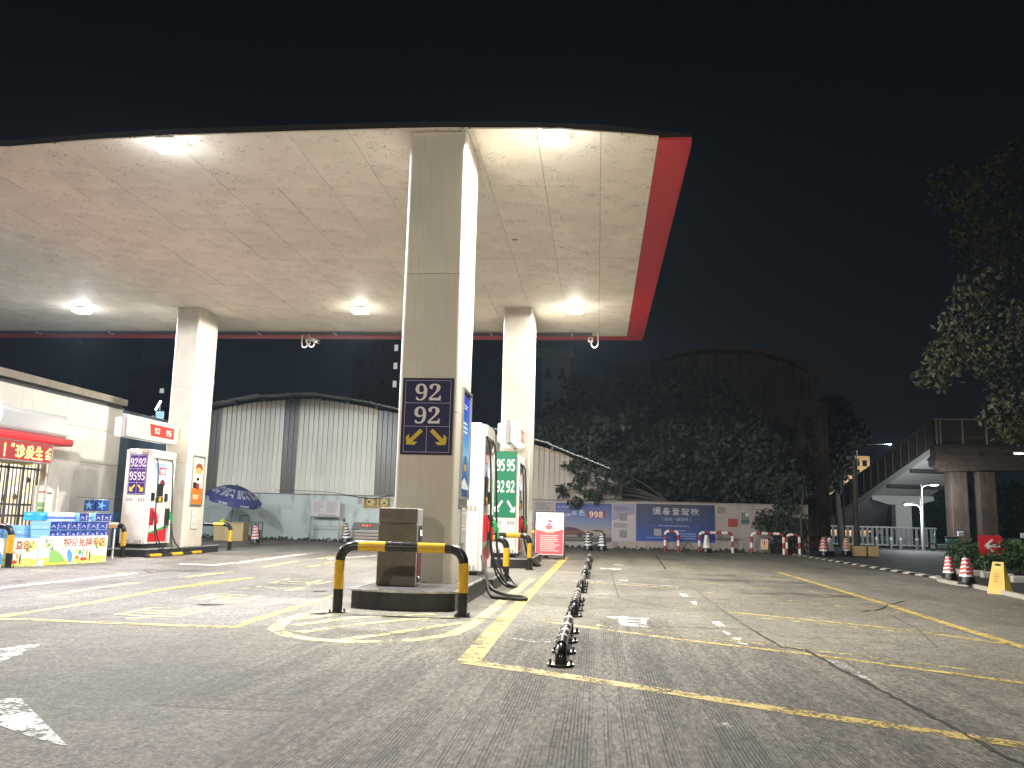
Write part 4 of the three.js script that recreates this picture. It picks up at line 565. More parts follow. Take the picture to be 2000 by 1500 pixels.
// folding table with its display box and notice
{
  const t = thing('folding_table', 'small table with wooden top and white legs beside pump', 'table', [-11.5, 0, -19.2]);
  mesh('table_top', bx(-0.5, 0.42, 0.7, 0.78, -0.3, 0.3), M.wood, t); mesh('table_cloth', bx(-0.51, 0.43, 0.782, 0.8, -0.31, 0.31), M.white, t);
  for (const [x, z] of [[-0.46, 0.26], [0.38, 0.26], [-0.46, -0.26], [0.38, -0.26]]) mesh('leg', bar(V(x, 0, z), V(x, 0.7, z), 0.022), M.white, t);
  mesh('shelf', bx(-0.48, 0.4, 0.2, 0.22, -0.27, 0.27), M.darkSteel, t);
  const s = thing('display_case', 'clear display case with dark goods on the folding table', 'display case', [-11.4, 0.801, -19.15]); mesh('tray', bx(-0.24, 0.24, 0, 0.05, -0.16, 0.16), M.wood, s); mesh('goods', [bx(-0.2, -0.02, 0.051, 0.17, -0.1, 0.12), bx(0.02, 0.2, 0.051, 0.2, -0.12, 0.1)], std(lin(0.05, 0.12, 0.2), 0.3), s); mesh('case_pane', bx(-0.23, 0.23, 0.051, 0.26, 0.14, 0.145), M.glass, s); mesh('case_lid', bx(-0.24, 0.24, 0.261, 0.27, -0.15, 0.15), M.grey, s);
  for (const [i, x] of [[0, -11.58], [1, -11.28]]) { const q = thing('gift_box', 'blue star-printed gift box on the display case', 'gift box', [x, 1.071, -19.15], 0, 'blue gift boxes'); mesh('box', rbox(0.26, 0.26, 0.12, 0.02, 0, 0.13, 0), std(lin(0.02, 0.08, 0.25), 0.3), q); mesh('star_print', new THREE.ShapeGeometry(new THREE.Shape(Array.from({ length: 10 }, (_, k) => { const a = k * Math.PI / 5 + 0.3 * i, rr = k % 2 ? 0.04 : 0.12; return new THREE.Vector2(Math.sin(a) * rr, 0.13 + Math.cos(a) * rr); }))).translate(0, 0, 0.0625), std(lin(0.18, 0.45, 0.75), 0.3), q); }
  const n = thing('notice_frame', 'white framed notice board standing behind the folding table', 'notice board', [-12.75, 0, -19.2]); mesh('frame', [bx(-0.3, 0.3, 0.85, 1.62, -0.03, 0)], M.white, n); mesh('leg', bar(V(-0.22, 0, -0.02), V(-0.22, 0.85, -0.02), 0.02), M.white, n); mesh('leg', bar(V(0.22, 0, -0.02), V(0.22, 0.85, -0.02), 0.02), M.white, n);
  print(canvas(200, 260, (g) => { g.fillStyle = '#dfe2d8'; g.fillRect(0, 0, 200, 260); g.fillStyle = '#d96f74'; g.fillRect(40, 30, 60, 18); g.fillStyle = '#eceee8'; g.fillRect(34, 52, 72, 70); smallPrint(g, 40, 60, 60, 50, 6, 2, '#99a39a'); g.fillStyle = '#7fae84'; g.fillRect(40, 126, 66, 46); g.fillStyle = '#5b9a4a'; g.fillRect(44, 180, 60, 66); g.fillStyle = '#6d7880'; g.fillRect(118, 40, 52, 20); g.fillStyle = '#e8eaea'; g.fillRect(118, 60, 52, 66); }), 0.52, 0.7, n, [0, 1.235, 0.0025]);
}

// ---------------------------------------------------------------- boundary wall with everything on and before it
const WZ = -37.5, WH = 1.98;
{
  const t = thing('boundary_wall', 'long low plastered boundary wall along the back of forecourt', 'wall', [0, 0, WZ]);
  const wt = pixels(1024, 128, (i, j) => {
    const x = i / 1024, y = j / 128, a = fbm(i / 30, j / 24, 4), b = fbm(i / 9 + 90, j / 60 + 4, 3); let v = 224 + 26 * (a - 0.5); const st = Math.max(0, b - 0.58) * 3; v -= 60 * st;
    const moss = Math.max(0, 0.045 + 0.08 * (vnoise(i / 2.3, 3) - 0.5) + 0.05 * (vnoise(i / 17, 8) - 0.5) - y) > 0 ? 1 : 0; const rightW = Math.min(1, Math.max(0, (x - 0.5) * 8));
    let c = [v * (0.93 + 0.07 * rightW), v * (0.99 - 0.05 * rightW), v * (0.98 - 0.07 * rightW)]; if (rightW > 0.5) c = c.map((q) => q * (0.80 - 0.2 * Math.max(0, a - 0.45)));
    if (moss && vnoise(i / 3, j / 3) > 0.25) c = [c[0] * 0.32, c[1] * 0.34, c[2] * 0.3]; return c;
  }, true, false);
  const g = bx(-24, 8.7, 0, WH, -0.25, 0); uvBy(g, (x, y, z) => [(x + 24) / 32.7, y / WH]); mesh('wall_body', g, std(lin(0.70, 0.71, 0.71), 0.8, { map: wt, bumpMap: grain(12, 1), bumpScale: 0.01 }), t);
  mesh('coping', bx(-24, 8.7, WH + 0.001, WH + 0.05, -0.28, 0.03), std(lin(0.22, 0.2, 0.18), 0.9), t); mesh('gutter', bx(-24, 8.68, 0.001, 0.03, 0.01, 0.35), std(lin(0.035, 0.034, 0.03), 0.9), t);
}
function onWall(name, label, cat, px, tex, extra = 0.02, frame = M.white) {
  const a = W(px[0], px[1], WZ), b = W(px[2], px[3], WZ), w = b.x - a.x, h = a.y - b.y, t = thing(name, label, cat, [(a.x + b.x) / 2, b.y, WZ + 0.001]);
  mesh('board', bx(-w / 2, w / 2, 0, h, 0, extra), frame, t); print(tex, w - 0.01, h - 0.01, t, [0, h / 2, extra + 0.0025], 'z', 0.5).material.color.setRGB(0.62, 0.62, 0.62); return t;  // prints darkened in colour, standing in for light falling off along the wall
}
const carPoster = canvas(700, 560, (g, w, h) => {
  const l = g.createLinearGradient(0, 0, 0, h); l.addColorStop(0, '#2a3f92'); l.addColorStop(0.45, '#6d80b0'); l.addColorStop(0.75, '#a89f9c'); l.addColorStop(1, '#6a625e'); g.fillStyle = l; g.fillRect(0, 0, w, h);
  g.strokeStyle = '#c9cfe2'; g.lineWidth = 6; g.beginPath(); g.moveTo(40, 48); g.lineTo(40, 70); g.lineTo(62, 70); g.moveTo(78, 48); g.lineTo(90, 60); g.lineTo(102, 48); g.moveTo(90, 60); g.lineTo(90, 74); g.stroke(); g.strokeRect(118, 50, 34, 20); g.strokeStyle = '#dde2f0'; han(g, '出色', 190, 100, 78, 7, 1.2); han(g, '比低', 80, 150, 50, 5, 1.1); smallPrint(g, 30, 270, 150, 50, 2, 7, '#b05560');
  g.fillStyle = '#8c1f2a'; g.fillRect(390, 110, 230, 100); digits(g, '998', 505, 162, 118, 'sans-serif', '#f0dfd6', 0.9);
  const car = (x, y, s, c, c2) => { g.fillStyle = c; g.beginPath(); g.moveTo(x, y); g.quadraticCurveTo(x + 30 * s, y - 60 * s, x + 110 * s, y - 70 * s); g.quadraticCurveTo(x + 210 * s, y - 70 * s, x + 270 * s, y - 25 * s); g.quadraticCurveTo(x + 310 * s, y - 10 * s, x + 300 * s, y + 30 * s); g.lineTo(x, y + 30 * s); g.fill(); g.fillStyle = c2; g.beginPath(); g.moveTo(x + 50 * s, y - 30 * s); g.lineTo(x + 110 * s, y - 58 * s); g.lineTo(x + 195 * s, y - 55 * s); g.lineTo(x + 235 * s, y - 24 * s); g.fill(); g.fillStyle = '#1c1a1c'; for (const q of [60, 240]) { g.beginPath(); g.arc(x + q * s, y + 28 * s, 30 * s, 0, 7); g.fill(); } };
  car(30, 430, 1.15, '#6e2a2c', '#2c2226'); car(400, 430, 0.85, '#a89a80', '#33302e'); g.fillStyle = '#4c4642'; g.fillRect(0, 490, w, 70); smallPrint(g, 30, 510, 500, 20, 1, 9, '#7d756f');
});
const qrPanel = canvas(300, 560, (g, w, h) => { g.fillStyle = '#c3bcc2'; g.fillRect(0, 0, w, h); g.fillStyle = '#9a93b0'; g.beginPath(); g.moveTo(0, 0); g.lineTo(w, 0); g.lineTo(w, 150); g.lineTo(0, 260); g.fill(); smallPrint(g, 20, 50, 240, 70, 3, 21, '#55588c'); g.fillStyle = '#8e8884'; g.fillRect(95, 150, 100, 110); g.fillRect(95, 400, 100, 110); smallPrint(g, 20, 300, 200, 70, 3, 22, '#4a4850'); });
const school = canvas(900, 480, (g, w, h) => {
  const l = g.createLinearGradient(0, 0, 0, h); l.addColorStop(0, '#1d2b4a'); l.addColorStop(0.5, '#1e3a7c'); l.addColorStop(1, '#224fb0'); g.fillStyle = l; g.fillRect(0, 0, w, h);
  g.strokeStyle = '#c9cbd2'; han(g, '儒春堂驾校', 190, 45, 92, 9, 1.18); g.strokeStyle = '#aeb6c6'; han(g, '国家一级驾校', 325, 168, 44, 4, 1.04); g.lineWidth = 3; for (const [x, s] of [[300, 1], [625, -1]]) { g.beginPath(); g.moveTo(x + s * 10, 160); g.lineTo(x, 172); g.lineTo(x, 208); g.lineTo(x + s * 10, 220); g.stroke(); }
  smallPrint(g, 255, 270, 400, 26, 1, 33, '#9db0d4'); g.fillStyle = '#7f98c8'; g.fillRect(180, 276, 50, 3); g.fillRect(680, 276, 50, 3); g.fillStyle = '#a9a9a6'; g.fillRect(206, 318, 84, 88); smallPrint(g, 450, 330, 120, 20, 1, 41, '#b7c6e2'); smallPrint(g, 500, 365, 220, 90, 3, 42, '#9db4de'); smallPrint(g, 120, 424, 260, 18, 1, 43, '#9db4de');
});
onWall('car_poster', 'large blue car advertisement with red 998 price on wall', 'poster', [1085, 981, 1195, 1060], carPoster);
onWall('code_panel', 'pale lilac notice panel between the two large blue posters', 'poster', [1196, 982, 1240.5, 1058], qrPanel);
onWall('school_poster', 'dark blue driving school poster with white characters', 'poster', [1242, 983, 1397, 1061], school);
const notice = (bg, ink, seed, head) => canvas(200, 240, (g, w, h) => { g.fillStyle = bg; g.fillRect(0, 0, w, h); if (head) { g.strokeStyle = head; g.lineWidth = 16; g.strokeRect(6, 6, w - 12, h - 12); } smallPrint(g, 24, 36, w - 50, h - 70, 9, seed, ink); });
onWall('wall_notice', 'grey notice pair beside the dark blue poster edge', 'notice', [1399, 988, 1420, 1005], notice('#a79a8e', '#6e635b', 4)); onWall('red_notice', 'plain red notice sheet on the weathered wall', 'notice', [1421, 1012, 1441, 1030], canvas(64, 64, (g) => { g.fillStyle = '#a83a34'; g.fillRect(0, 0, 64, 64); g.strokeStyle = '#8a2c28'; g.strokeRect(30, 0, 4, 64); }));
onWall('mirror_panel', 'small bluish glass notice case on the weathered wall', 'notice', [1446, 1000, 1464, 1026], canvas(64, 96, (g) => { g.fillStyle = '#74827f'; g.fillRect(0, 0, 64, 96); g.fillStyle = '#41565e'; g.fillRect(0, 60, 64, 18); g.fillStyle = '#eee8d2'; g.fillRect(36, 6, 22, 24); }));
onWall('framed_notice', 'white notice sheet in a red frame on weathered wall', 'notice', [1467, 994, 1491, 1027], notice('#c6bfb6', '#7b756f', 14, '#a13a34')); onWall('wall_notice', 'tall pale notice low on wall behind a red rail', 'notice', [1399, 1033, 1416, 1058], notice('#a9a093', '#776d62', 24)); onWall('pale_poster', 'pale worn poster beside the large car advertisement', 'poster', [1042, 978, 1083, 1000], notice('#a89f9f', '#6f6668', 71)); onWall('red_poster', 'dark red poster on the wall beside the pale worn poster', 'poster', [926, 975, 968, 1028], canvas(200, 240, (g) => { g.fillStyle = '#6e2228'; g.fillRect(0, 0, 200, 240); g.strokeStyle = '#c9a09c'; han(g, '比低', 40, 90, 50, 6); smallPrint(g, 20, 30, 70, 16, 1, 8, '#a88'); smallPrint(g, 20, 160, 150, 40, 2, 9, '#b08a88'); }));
const plaque = (k) => canvas(160, 140, (g) => { g.fillStyle = '#8d7430'; g.fillRect(0, 0, 160, 140); g.fillStyle = '#d6c77e'; g.beginPath(); g.arc(80, 56, 50, 0, 7); g.fill(); g.fillStyle = '#26221c'; g.beginPath(); g.ellipse(k ? 82 : 62, k ? 70 : 54, 18, 16, 0, 0, 7); g.fill(); g.lineWidth = 6; g.strokeStyle = '#5b5648'; g.beginPath(); g.moveTo(90, 40); g.lineTo(112, 26); g.stroke(); g.fillStyle = '#e6b93a'; for (let i = 0; i < 8; i++) g.fillRect(8 + i * 19, 104 - (i % 3) * 8, 11, 20); smallPrint(g, 30, 122, 100, 12, 1, 3, '#efe4c0'); });
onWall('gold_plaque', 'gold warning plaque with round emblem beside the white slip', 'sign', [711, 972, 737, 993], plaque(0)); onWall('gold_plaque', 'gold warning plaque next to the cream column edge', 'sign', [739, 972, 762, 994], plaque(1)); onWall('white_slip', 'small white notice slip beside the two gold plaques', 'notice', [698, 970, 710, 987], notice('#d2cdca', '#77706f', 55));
{ // notice board on posts
  const a = W(608, 976, -37.0), b = W(662, 1009, -37.0), t = thing('regulation_board', 'large grey text board on two thin posts at wall', 'notice board', [(a.x + b.x) / 2, 0.03, -37.1]), w = b.x - a.x;
  for (const s of [-1, 1]) mesh('post', bar(V(s * w / 2, 0, 0), V(s * w / 2, a.y, 0), 0.022), M.grey, t); for (const y of [0.62, b.y - 0.05]) mesh('rail', bar(V(-w / 2, y, 0), V(w / 2, y, 0), 0.014), M.grey, t);
  mesh('panel', bx(-w / 2, w / 2, b.y - 0.03, a.y - 0.03, 0.024, 0.04), M.white, t); print(canvas(512, 320, (g, W2, H2) => { g.fillStyle = '#b9b6b4'; g.fillRect(0, 0, W2, H2); smallPrint(g, 100, 12, 300, 16, 1, 2, '#8f8a8a'); smallPrint(g, 26, 44, 200, 210, 12, 3, '#8a8688'); smallPrint(g, 270, 44, 210, 210, 12, 4, '#8a8688'); g.fillStyle = '#7b6058'; g.fillRect(130, 290, 330, 16); }), w - 0.02, a.y - b.y - 0.01, t, [0, (a.y + b.y) / 2 - 0.03, 0.0425]);
}
mesh; tag(mesh('cable', tube([W(540, 957, WZ + 0.1), W(640, 961, WZ + 0.1), W(720, 973, WZ + 0.1), W(770, 966, WZ + 0.1)], 0.012, 30, 6), M.rubber), 'thin black cable sagging along the top of the wall', 'cable');

// umbrella, desk and rack in the left corner
{
  const umbT = canvas(512, 256, (g, w, h) => { g.fillStyle = '#2b3c86'; g.fillRect(0, 0, w, h); });
  const um = std(lin(0.045, 0.058, 0.17), 0.6, { side: THREE.DoubleSide }), txt = std(lin(0.42, 0.44, 0.52), 0.6, { side: THREE.DoubleSide }); void umbT;
  const t = thing('parasol', 'blue tilted parasol with white lettering over a desk', 'umbrella', [-14.85, 0, -34.7]);
  mesh('pole', bar(V(-0.12, 0, 0), V(0.1, 2.05, 0), 0.02), M.darkSteel, t); mesh('foot', cyl(0.24, 0.27, 0.1, -0.12, 0.05, 0, 20), M.concrete, t);
  const head = V(0.1, 2.1, 0), tilt = new THREE.Quaternion().setFromEuler(new THREE.Euler(0.12, 0, -0.24)), R = 1.14, pt = (a, f, dr = 0) => V(Math.cos(a) * R * f, 0.12 - 0.52 * f * f - dr, Math.sin(a) * R * f).applyQuaternion(tilt).add(head);
  for (let k = 0; k < 8; k++) {
    const a0 = k * Math.PI / 4 + 0.35, a1 = a0 + Math.PI / 4, pos = [], quad = (a, b, c, d) => pos.push(...a.toArray(), ...b.toArray(), ...c.toArray(), ...a.toArray(), ...c.toArray(), ...d.toArray());
    const P2 = (u, f, dr) => { const s = 1 - 0.035 * Math.sin(u * Math.PI) * f; return pt(a0 + (a1 - a0) * u, f * s, dr); };
    for (let i = 0; i < 4; i++) for (let j = 0; j < 6; j++) quad(P2(i / 4, j / 6), P2((i + 1) / 4, j / 6), P2((i + 1) / 4, (j + 1) / 6), P2(i / 4, (j + 1) / 6));
    for (let i = 0; i < 4; i++) quad(P2(i / 4, 1), P2((i + 1) / 4, 1), P2((i + 1) / 4, 1.0, 0.17), P2(i / 4, 1.0, 0.17));
    const g = new THREE.BufferGeometry(); g.setAttribute('position', new THREE.Float32BufferAttribute(pos, 3)); g.computeVertexNormals(); uvBy(g, (x, y, z) => [x, z]); mesh('canopy_panel', g, um, t);
    mesh('rib', bar(pt(a0, 0.02, 0.03), pt(a0, 1, 0.02), 0.008, 6), M.darkSteel, t);
    const lp = []; const lq = (u0, u1, f0, f1, dr0 = 0, dr1 = 0, lift = 0.012) => { const up = V(0, lift, 0), q = [P2(u0, f0, dr0), P2(u1, f0, dr0), P2(u1, f1, dr1), P2(u0, f1, dr1)].map((v) => v.add(up).add(v.clone().sub(head).setY(0).normalize().multiplyScalar(0.006))); lp.push(...q[0].toArray(), ...q[1].toArray(), ...q[2].toArray(), ...q[0].toArray(), ...q[2].toArray(), ...q[3].toArray()); };
    for (const [u0, u1, f0, f1] of [[0.12, 0.2, 0.45, 0.85], [0.2, 0.34, 0.45, 0.53], [0.2, 0.34, 0.7, 0.78], [0.42, 0.5, 0.45, 0.85], [0.42, 0.6, 0.77, 0.85], [0.55, 0.62, 0.45, 0.77], [0.7, 0.78, 0.5, 0.85], [0.7, 0.88, 0.45, 0.53], [0.82, 0.88, 0.53, 0.85]]) lq(u0, u1, f0, f1);
    for (const [u0, u1] of [[0.3, 0.38], [0.4, 0.5], [0.52, 0.6], [0.62, 0.7]]) lq(u0, u1, 1.012, 1.012, 0.05, 0.13, 0);
    const lg = new THREE.BufferGeometry(); lg.setAttribute('position', new THREE.Float32BufferAttribute(lp, 3)); lg.computeVertexNormals(); uvBy(lg, (x, y, z) => [x, z]); mesh('lettering', lg, txt, t);
  }
  mesh('ferrule', cyl(0.012, 0.03, 0.09, 0, 0, 0, 8).applyQuaternion(tilt).translate(...pt(0, 0, -0.04).toArray()), M.darkSteel, t);
  const d = thing('desk', 'plain yellowish wooden desk standing under the blue parasol', 'desk', [-14.55, 0, -34.05]); const dm = std(lin(0.42, 0.34, 0.17), 0.6);
  mesh('desk_top', bx(-0.62, 0.62, 0.7, 0.74, -0.3, 0.32), dm, d); mesh('front_panel', bx(-0.6, 0.6, 0.02, 0.699, 0.24, 0.28), dm, d); for (const s of [-1, 1]) mesh('side_panel', bx(s * 0.6 - (s > 0 ? 0.03 : 0), s * 0.6 + (s > 0 ? 0 : 0.03), 0, 0.699, -0.28, 0.238), dm, d);
  const hm = thing('safety_helmet', 'yellow green safety helmet resting on the desk', 'helmet', [-14.9, 0.742, -33.95]); mesh('shell', new THREE.SphereGeometry(0.13, 20, 12, 0, Math.PI * 2, 0, Math.PI / 2).scale(1, 1.05, 1.15).translate(0, 0.012, 0), std(lin(0.5, 0.55, 0.03), 0.3), hm); mesh('brim', cyl(0.15, 0.16, 0.012, 0, 0.007, 0.02, 24), std(lin(0.5, 0.55, 0.03), 0.3), hm);
  const ch = thing('wire_chair', 'thin metal framed chair behind the desk', 'chair', [-14.35, 0, -34.75]); mesh('back_frame', tube([[-0.2, 0.45, 0], [-0.2, 0.95, -0.05], [-0.1, 1.02, -0.06], [0.1, 1.02, -0.06], [0.2, 0.95, -0.05], [0.2, 0.45, 0]], 0.014, 30, 6), M.darkSteel, ch); mesh('seat', rbox(0.42, 0.05, 0.4, 0.02, 0, 0.45, 0.2), M.black, ch); for (const [x, z] of [[-0.18, 0.02], [0.18, 0.02], [-0.18, 0.38], [0.18, 0.38]]) mesh('leg', bar(V(x, 0, z), V(x, 0.43, z), 0.013), M.darkSteel, ch);
  const rk = thing('metal_rack', 'narrow dark metal rack at the desk end', 'rack', [-13.6, 0, -34.3]); for (const [x, z] of [[-0.14, -0.2], [0.14, -0.2], [-0.14, 0.2], [0.14, 0.2]]) mesh('post', bx(x - 0.015, x + 0.015, 0, 0.78, z - 0.015, z + 0.015), M.darkSteel, rk); for (const y of [0.12, 0.44, 0.76]) mesh('shelf', bx(-0.16, 0.16, y, y + 0.02, -0.21, 0.21), M.darkSteel, rk); mesh('bin', rbox(0.24, 0.28, 0.3, 0.03, 0, 0.285, 0), M.black, rk);
}
{ // filling point housing
  const a = W(690, 1020, -35.8), b = W(748, 1061, -35.8), t = thing('filling_point_housing', 'low metal fuel filling housing with sloping grey lid', 'housing', [(a.x + b.x) / 2, 0, -36.2]), w = b.x - a.x, h = a.y;
  const gm = std(lin(0.17, 0.18, 0.18), 0.5), pm = std(lin(0.5, 0.45, 0.43), 0.6, { map: cladT });
  mesh('lid', extr([[0.42, h * 0.66], [0.44, h * 0.68], [0.1, h], [-0.4, h], [-0.4, h * 0.95], [0.08, h * 0.95]], w + 0.1).translate(0, 0, -w / 2 - 0.05).rotateY(-Math.PI / 2), gm, t);
  for (let i = 0; i < 4; i++) { const y0 = 0.06 + i * (h * 0.6) / 4; mesh('front_slat', bx(-w / 2 + 0.03, w / 2 - 0.03, y0, y0 + h * 0.6 / 4 - 0.03, 0.34, 0.38), pm, t); } for (const s of [-1, 1]) mesh('side_panel', bx(s * w / 2 - 0.02, s * w / 2 + 0.02, 0, h * 0.66, -0.36, 0.34), gm, t); mesh('inner', bx(-w / 2 + 0.04, w / 2 - 0.04, 0, h * 0.6, -0.35, 0.3), M.black, t);
  const lab = new THREE.PlaneGeometry(0.5, 0.17).rotateX(-0.8).translate(-0.1, h * 0.84 + 0.016, 0.3); const lm = std(0xffffff, 0.5, { map: canvas(192, 64, (g) => { g.fillStyle = '#b8341c'; g.fillRect(0, 0, 192, 64); g.strokeStyle = '#f0ddb0'; han(g, '卸油口', 14, 8, 48, 5, 1.15); }) }); mesh('red_label', lab, lm, t);
  const q = W(670, 1030, -36), s = thing('grounding_post', 'short post with yellow box and black knob beside housing', 'post', [q.x, 0, -36.1]); mesh('post', bar(V(0, 0, 0), V(0, 0.86, 0), 0.018), M.grey, s); mesh('yellow_box', rbox(0.18, 0.25, 0.12, 0.02, 0, 0.58, 0), std(lin(0.3, 0.24, 0.05), 0.6), s); mesh('knob', rbox(0.07, 0.13, 0.07, 0.03, 0, 0.92, 0), M.black, s);
  const pp = thing('pipe_rails', 'white pipe rails running out beside the filling housing', 'pipe', [b.x + 0.08, 0, -36.0]); for (const y of [0.3, 0.5, 0.82]) mesh('pipe', bar(V(0.0, y, 0), V(1.6, y, 0), 0.03), M.white, pp); for (const x of [0.3, 1.5]) mesh('post', bar(V(x, 0, 0), V(x, 0.85, 0), 0.03), M.white, pp);
}

// traffic cones: square tapered posts with striped sleeves
function cone(label, p, h, turn, stripes) {
  const t = thing('traffic_cone', label, 'cone', p, turn); const b0 = h * 0.19, b1 = h * 0.085;
  mesh('base', rbox(h * 0.46, 0.05, h * 0.46, 0.015, 0, 0.025, 0), M.black, t); mesh('skirt', new THREE.CylinderGeometry(b0 * 1.3, b0 * 1.48, h * 0.2, 4).rotateY(Math.PI / 4).translate(0, 0.05 + h * 0.1, 0), M.black, t);
  mesh('sleeve', new THREE.CylinderGeometry(b1 * 1.38, b0 * 1.34, h * 0.66, 4).rotateY(Math.PI / 4).translate(0, 0.05 + h * 0.53, 0), M.stripeWhite, t);
  if (stripes) for (let k = 0; k < 4; k++) { const y = 0.05 + h * (0.27 + 0.15 * k), f = (y - 0.05 - h * 0.2) / (h * 0.66), wd = (b0 + (b1 - b0) * f) * 0.94; const sl = 0.06 * h; const g = new THREE.BufferGeometry(), zz = wd + 0.006; g.setAttribute('position', new THREE.Float32BufferAttribute([-wd, y, zz, wd, y + sl, zz, wd, y + sl + 0.07 * h, zz - 0.008, -wd, y, zz, wd, y + sl + 0.07 * h, zz - 0.008, -wd, y + 0.07 * h, zz - 0.008], 3)); g.computeVertexNormals(); uvBy(g, (x, yy) => [x, yy]); const g2 = g.clone().rotateY(Math.PI / 2), g3 = g.clone().rotateY(-Math.PI / 2); mesh('stripe', [g, g2, g3], stripes, t); }
  else mesh('sleeve_print', bx(-0.012, 0.012, 0.05 + h * 0.35, 0.05 + h * 0.75, b0 * 0.9, b0 * 0.98), M.grey, t);
  mesh('cap', cyl(b1 * 0.6, b1 * 0.9, h * 0.1, 0, 0.05 + h * 0.9, 0, 12), M.black, t); return t;
}
cone('red and white cone with slanted stripes beside the desk rack', G(497, 1063), 0.72, 0.5, M.stripeRed);
cone('pale cone with dark stripes against the filling housing', [-10.3, 0, -35.6], 0.8, 0.6, M.black);
cone('white cone with dark stripes before car advertisement, beneath the red car', [-0.35, 0, -34.9], 0.72, 0.5, M.black);
cone('white cone with dark stripes before car advertisement, beneath the pale car', [0.2, 0, -34.9], 0.72, -0.5, M.black);
cone('white cone under the dark blue driving school poster', [4.35, 0, -35.9], 0.76, 0, null);
cone('red striped cone by the wall end nearest the red rail', [9.15, -0.03, -36.9], 0.8, 0.5, M.stripeRed); cone('white cone in the pair beside the yellow blocks', [9.5, -0.03, -37.4], 0.8, 0, null); cone('narrow red striped cone behind the white cone by blocks', [9.75, -0.03, -39.2], 0.85, 0.3, M.stripeRed); cone('orange striped cone touching the yellow blocks', [10.4, -0.03, -38.3], 0.8, 0.1, std(lin(0.6, 0.2, 0.05), 0.5));
for (const [x, w, label] of [[10.95, 0.62, 'longer yellow concrete block beside the orange striped cone'], [11.55, 0.42, 'shorter yellow concrete block at the end near pole']]) { const t = thing('concrete_block', label, 'block', [x, -0.03, -38.6]); mesh('block', rbox(w, 0.42, 0.4, 0.03, 0, 0.21, 0), std(lin(0.45, 0.34, 0.16), 0.8, { bumpMap: grain(1, 1), bumpScale: 0.01 }), t); }
// red and white rails by the wall
const rw = (w, h, rad, L) => { const n = Math.round(L / 0.23), o = []; for (let i = 1; i <= n; i++) o.push(i * L / n); return o; };
for (const [x0, x1, h, label] of [[1299, 1325, 0.82, 'narrow red and white rail under the driving school poster'], [1366, 1431, 0.8, 'red and white rail across the edge of blue poster'], [1468, 1531, 0.82, 'red and white rail with a small warning plate hung'], [1537, 1562, 0.8, 'narrow red and white rail at the vine covered wall end']]) { const a = W(x0, 1075, -36.8), b = W(x1, 1075, -36.8); hoop('striped_rail', label, 'guard rail', [(a.x + b.x) / 2, 0, -36.8], b.x - a.x, h, 0.055, rw, std(lin(0.3, 0.03, 0.03), 0.6), M.stripeWhite, 'red and white rails', 0, false); }
{ const a = W(1493, 1062, -36.72), t = thing('warning_plate', 'small orange pictogram plate on the red and white rail', 'sign', [a.x, a.y - 0.22, -36.72]); mesh('plate', bx(-0.14, 0.14, 0, 0.4, 0, 0.012), M.white, t); print(canvas(64, 90, (g) => { g.fillStyle = '#d9b89a'; g.fillRect(0, 0, 64, 90); g.strokeStyle = '#b0443a'; g.lineWidth = 5; g.beginPath(); g.arc(32, 30, 20, 0, 7); g.stroke(); g.fillStyle = '#2a2220'; g.beginPath(); g.ellipse(32, 32, 6, 10, 0, 0, 7); g.fill(); smallPrint(g, 12, 66, 40, 14, 1, 3, '#b0553a'); }), 0.27, 0.39, t, [0, 0.2, 0.0145]); }
// folding caution boards
function caution(label, p, h, w, turn, m, spread) { const t = thing('caution_board', label, 'caution sign', p, turn); const c = [[-w * 0.5, 0], [w * 0.5, 0], [w * 0.3, h], [-w * 0.3, h]], hole = [[-0.06, h * 0.88], [0.06, h * 0.88], [0.05, h * 0.94], [-0.05, h * 0.94]]; for (const s of [1, -1]) { const g = extr(c, 0.014, [hole]).translate(0, 0, -0.007).rotateX(-s * spread).translate(0, 0, s * Math.sin(spread) * h + s * 0.008); mesh('leaf', g, m, t); } const pt = print(canvas(96, 160, (g) => { g.fillStyle = '#c79a1c'; g.fillRect(0, 0, 96, 160); smallPrint(g, 16, 40, 64, 90, 4, 6, '#8c4a20'); }), w * 0.5, h * 0.55, t, [0, 0, 0], 'z', 0.5); pt.geometry.translate(0, h * 0.5, 0.0095).rotateX(-spread).translate(0, 0, Math.sin(spread) * h + 0.008); mesh('hinge', cyl(0.012, 0.012, w * 0.55, 0, 0, 0).rotateZ(Math.PI / 2).translate(0, h * Math.cos(spread) - 0.004, 0), M.darkSteel, t); return t; }
caution('yellow folding caution board standing by the planter kerb', [7.28, 0, -16.95], 0.58, 0.33, -0.9, std(lin(0.45, 0.34, 0.05), 0.45), 0.22);
caution('faded yellow folding board under the driving school poster', [3.62, 0, -35.9], 0.55, 0.5, 1.35, std(lin(0.24, 0.19, 0.06), 0.7), 0.55);
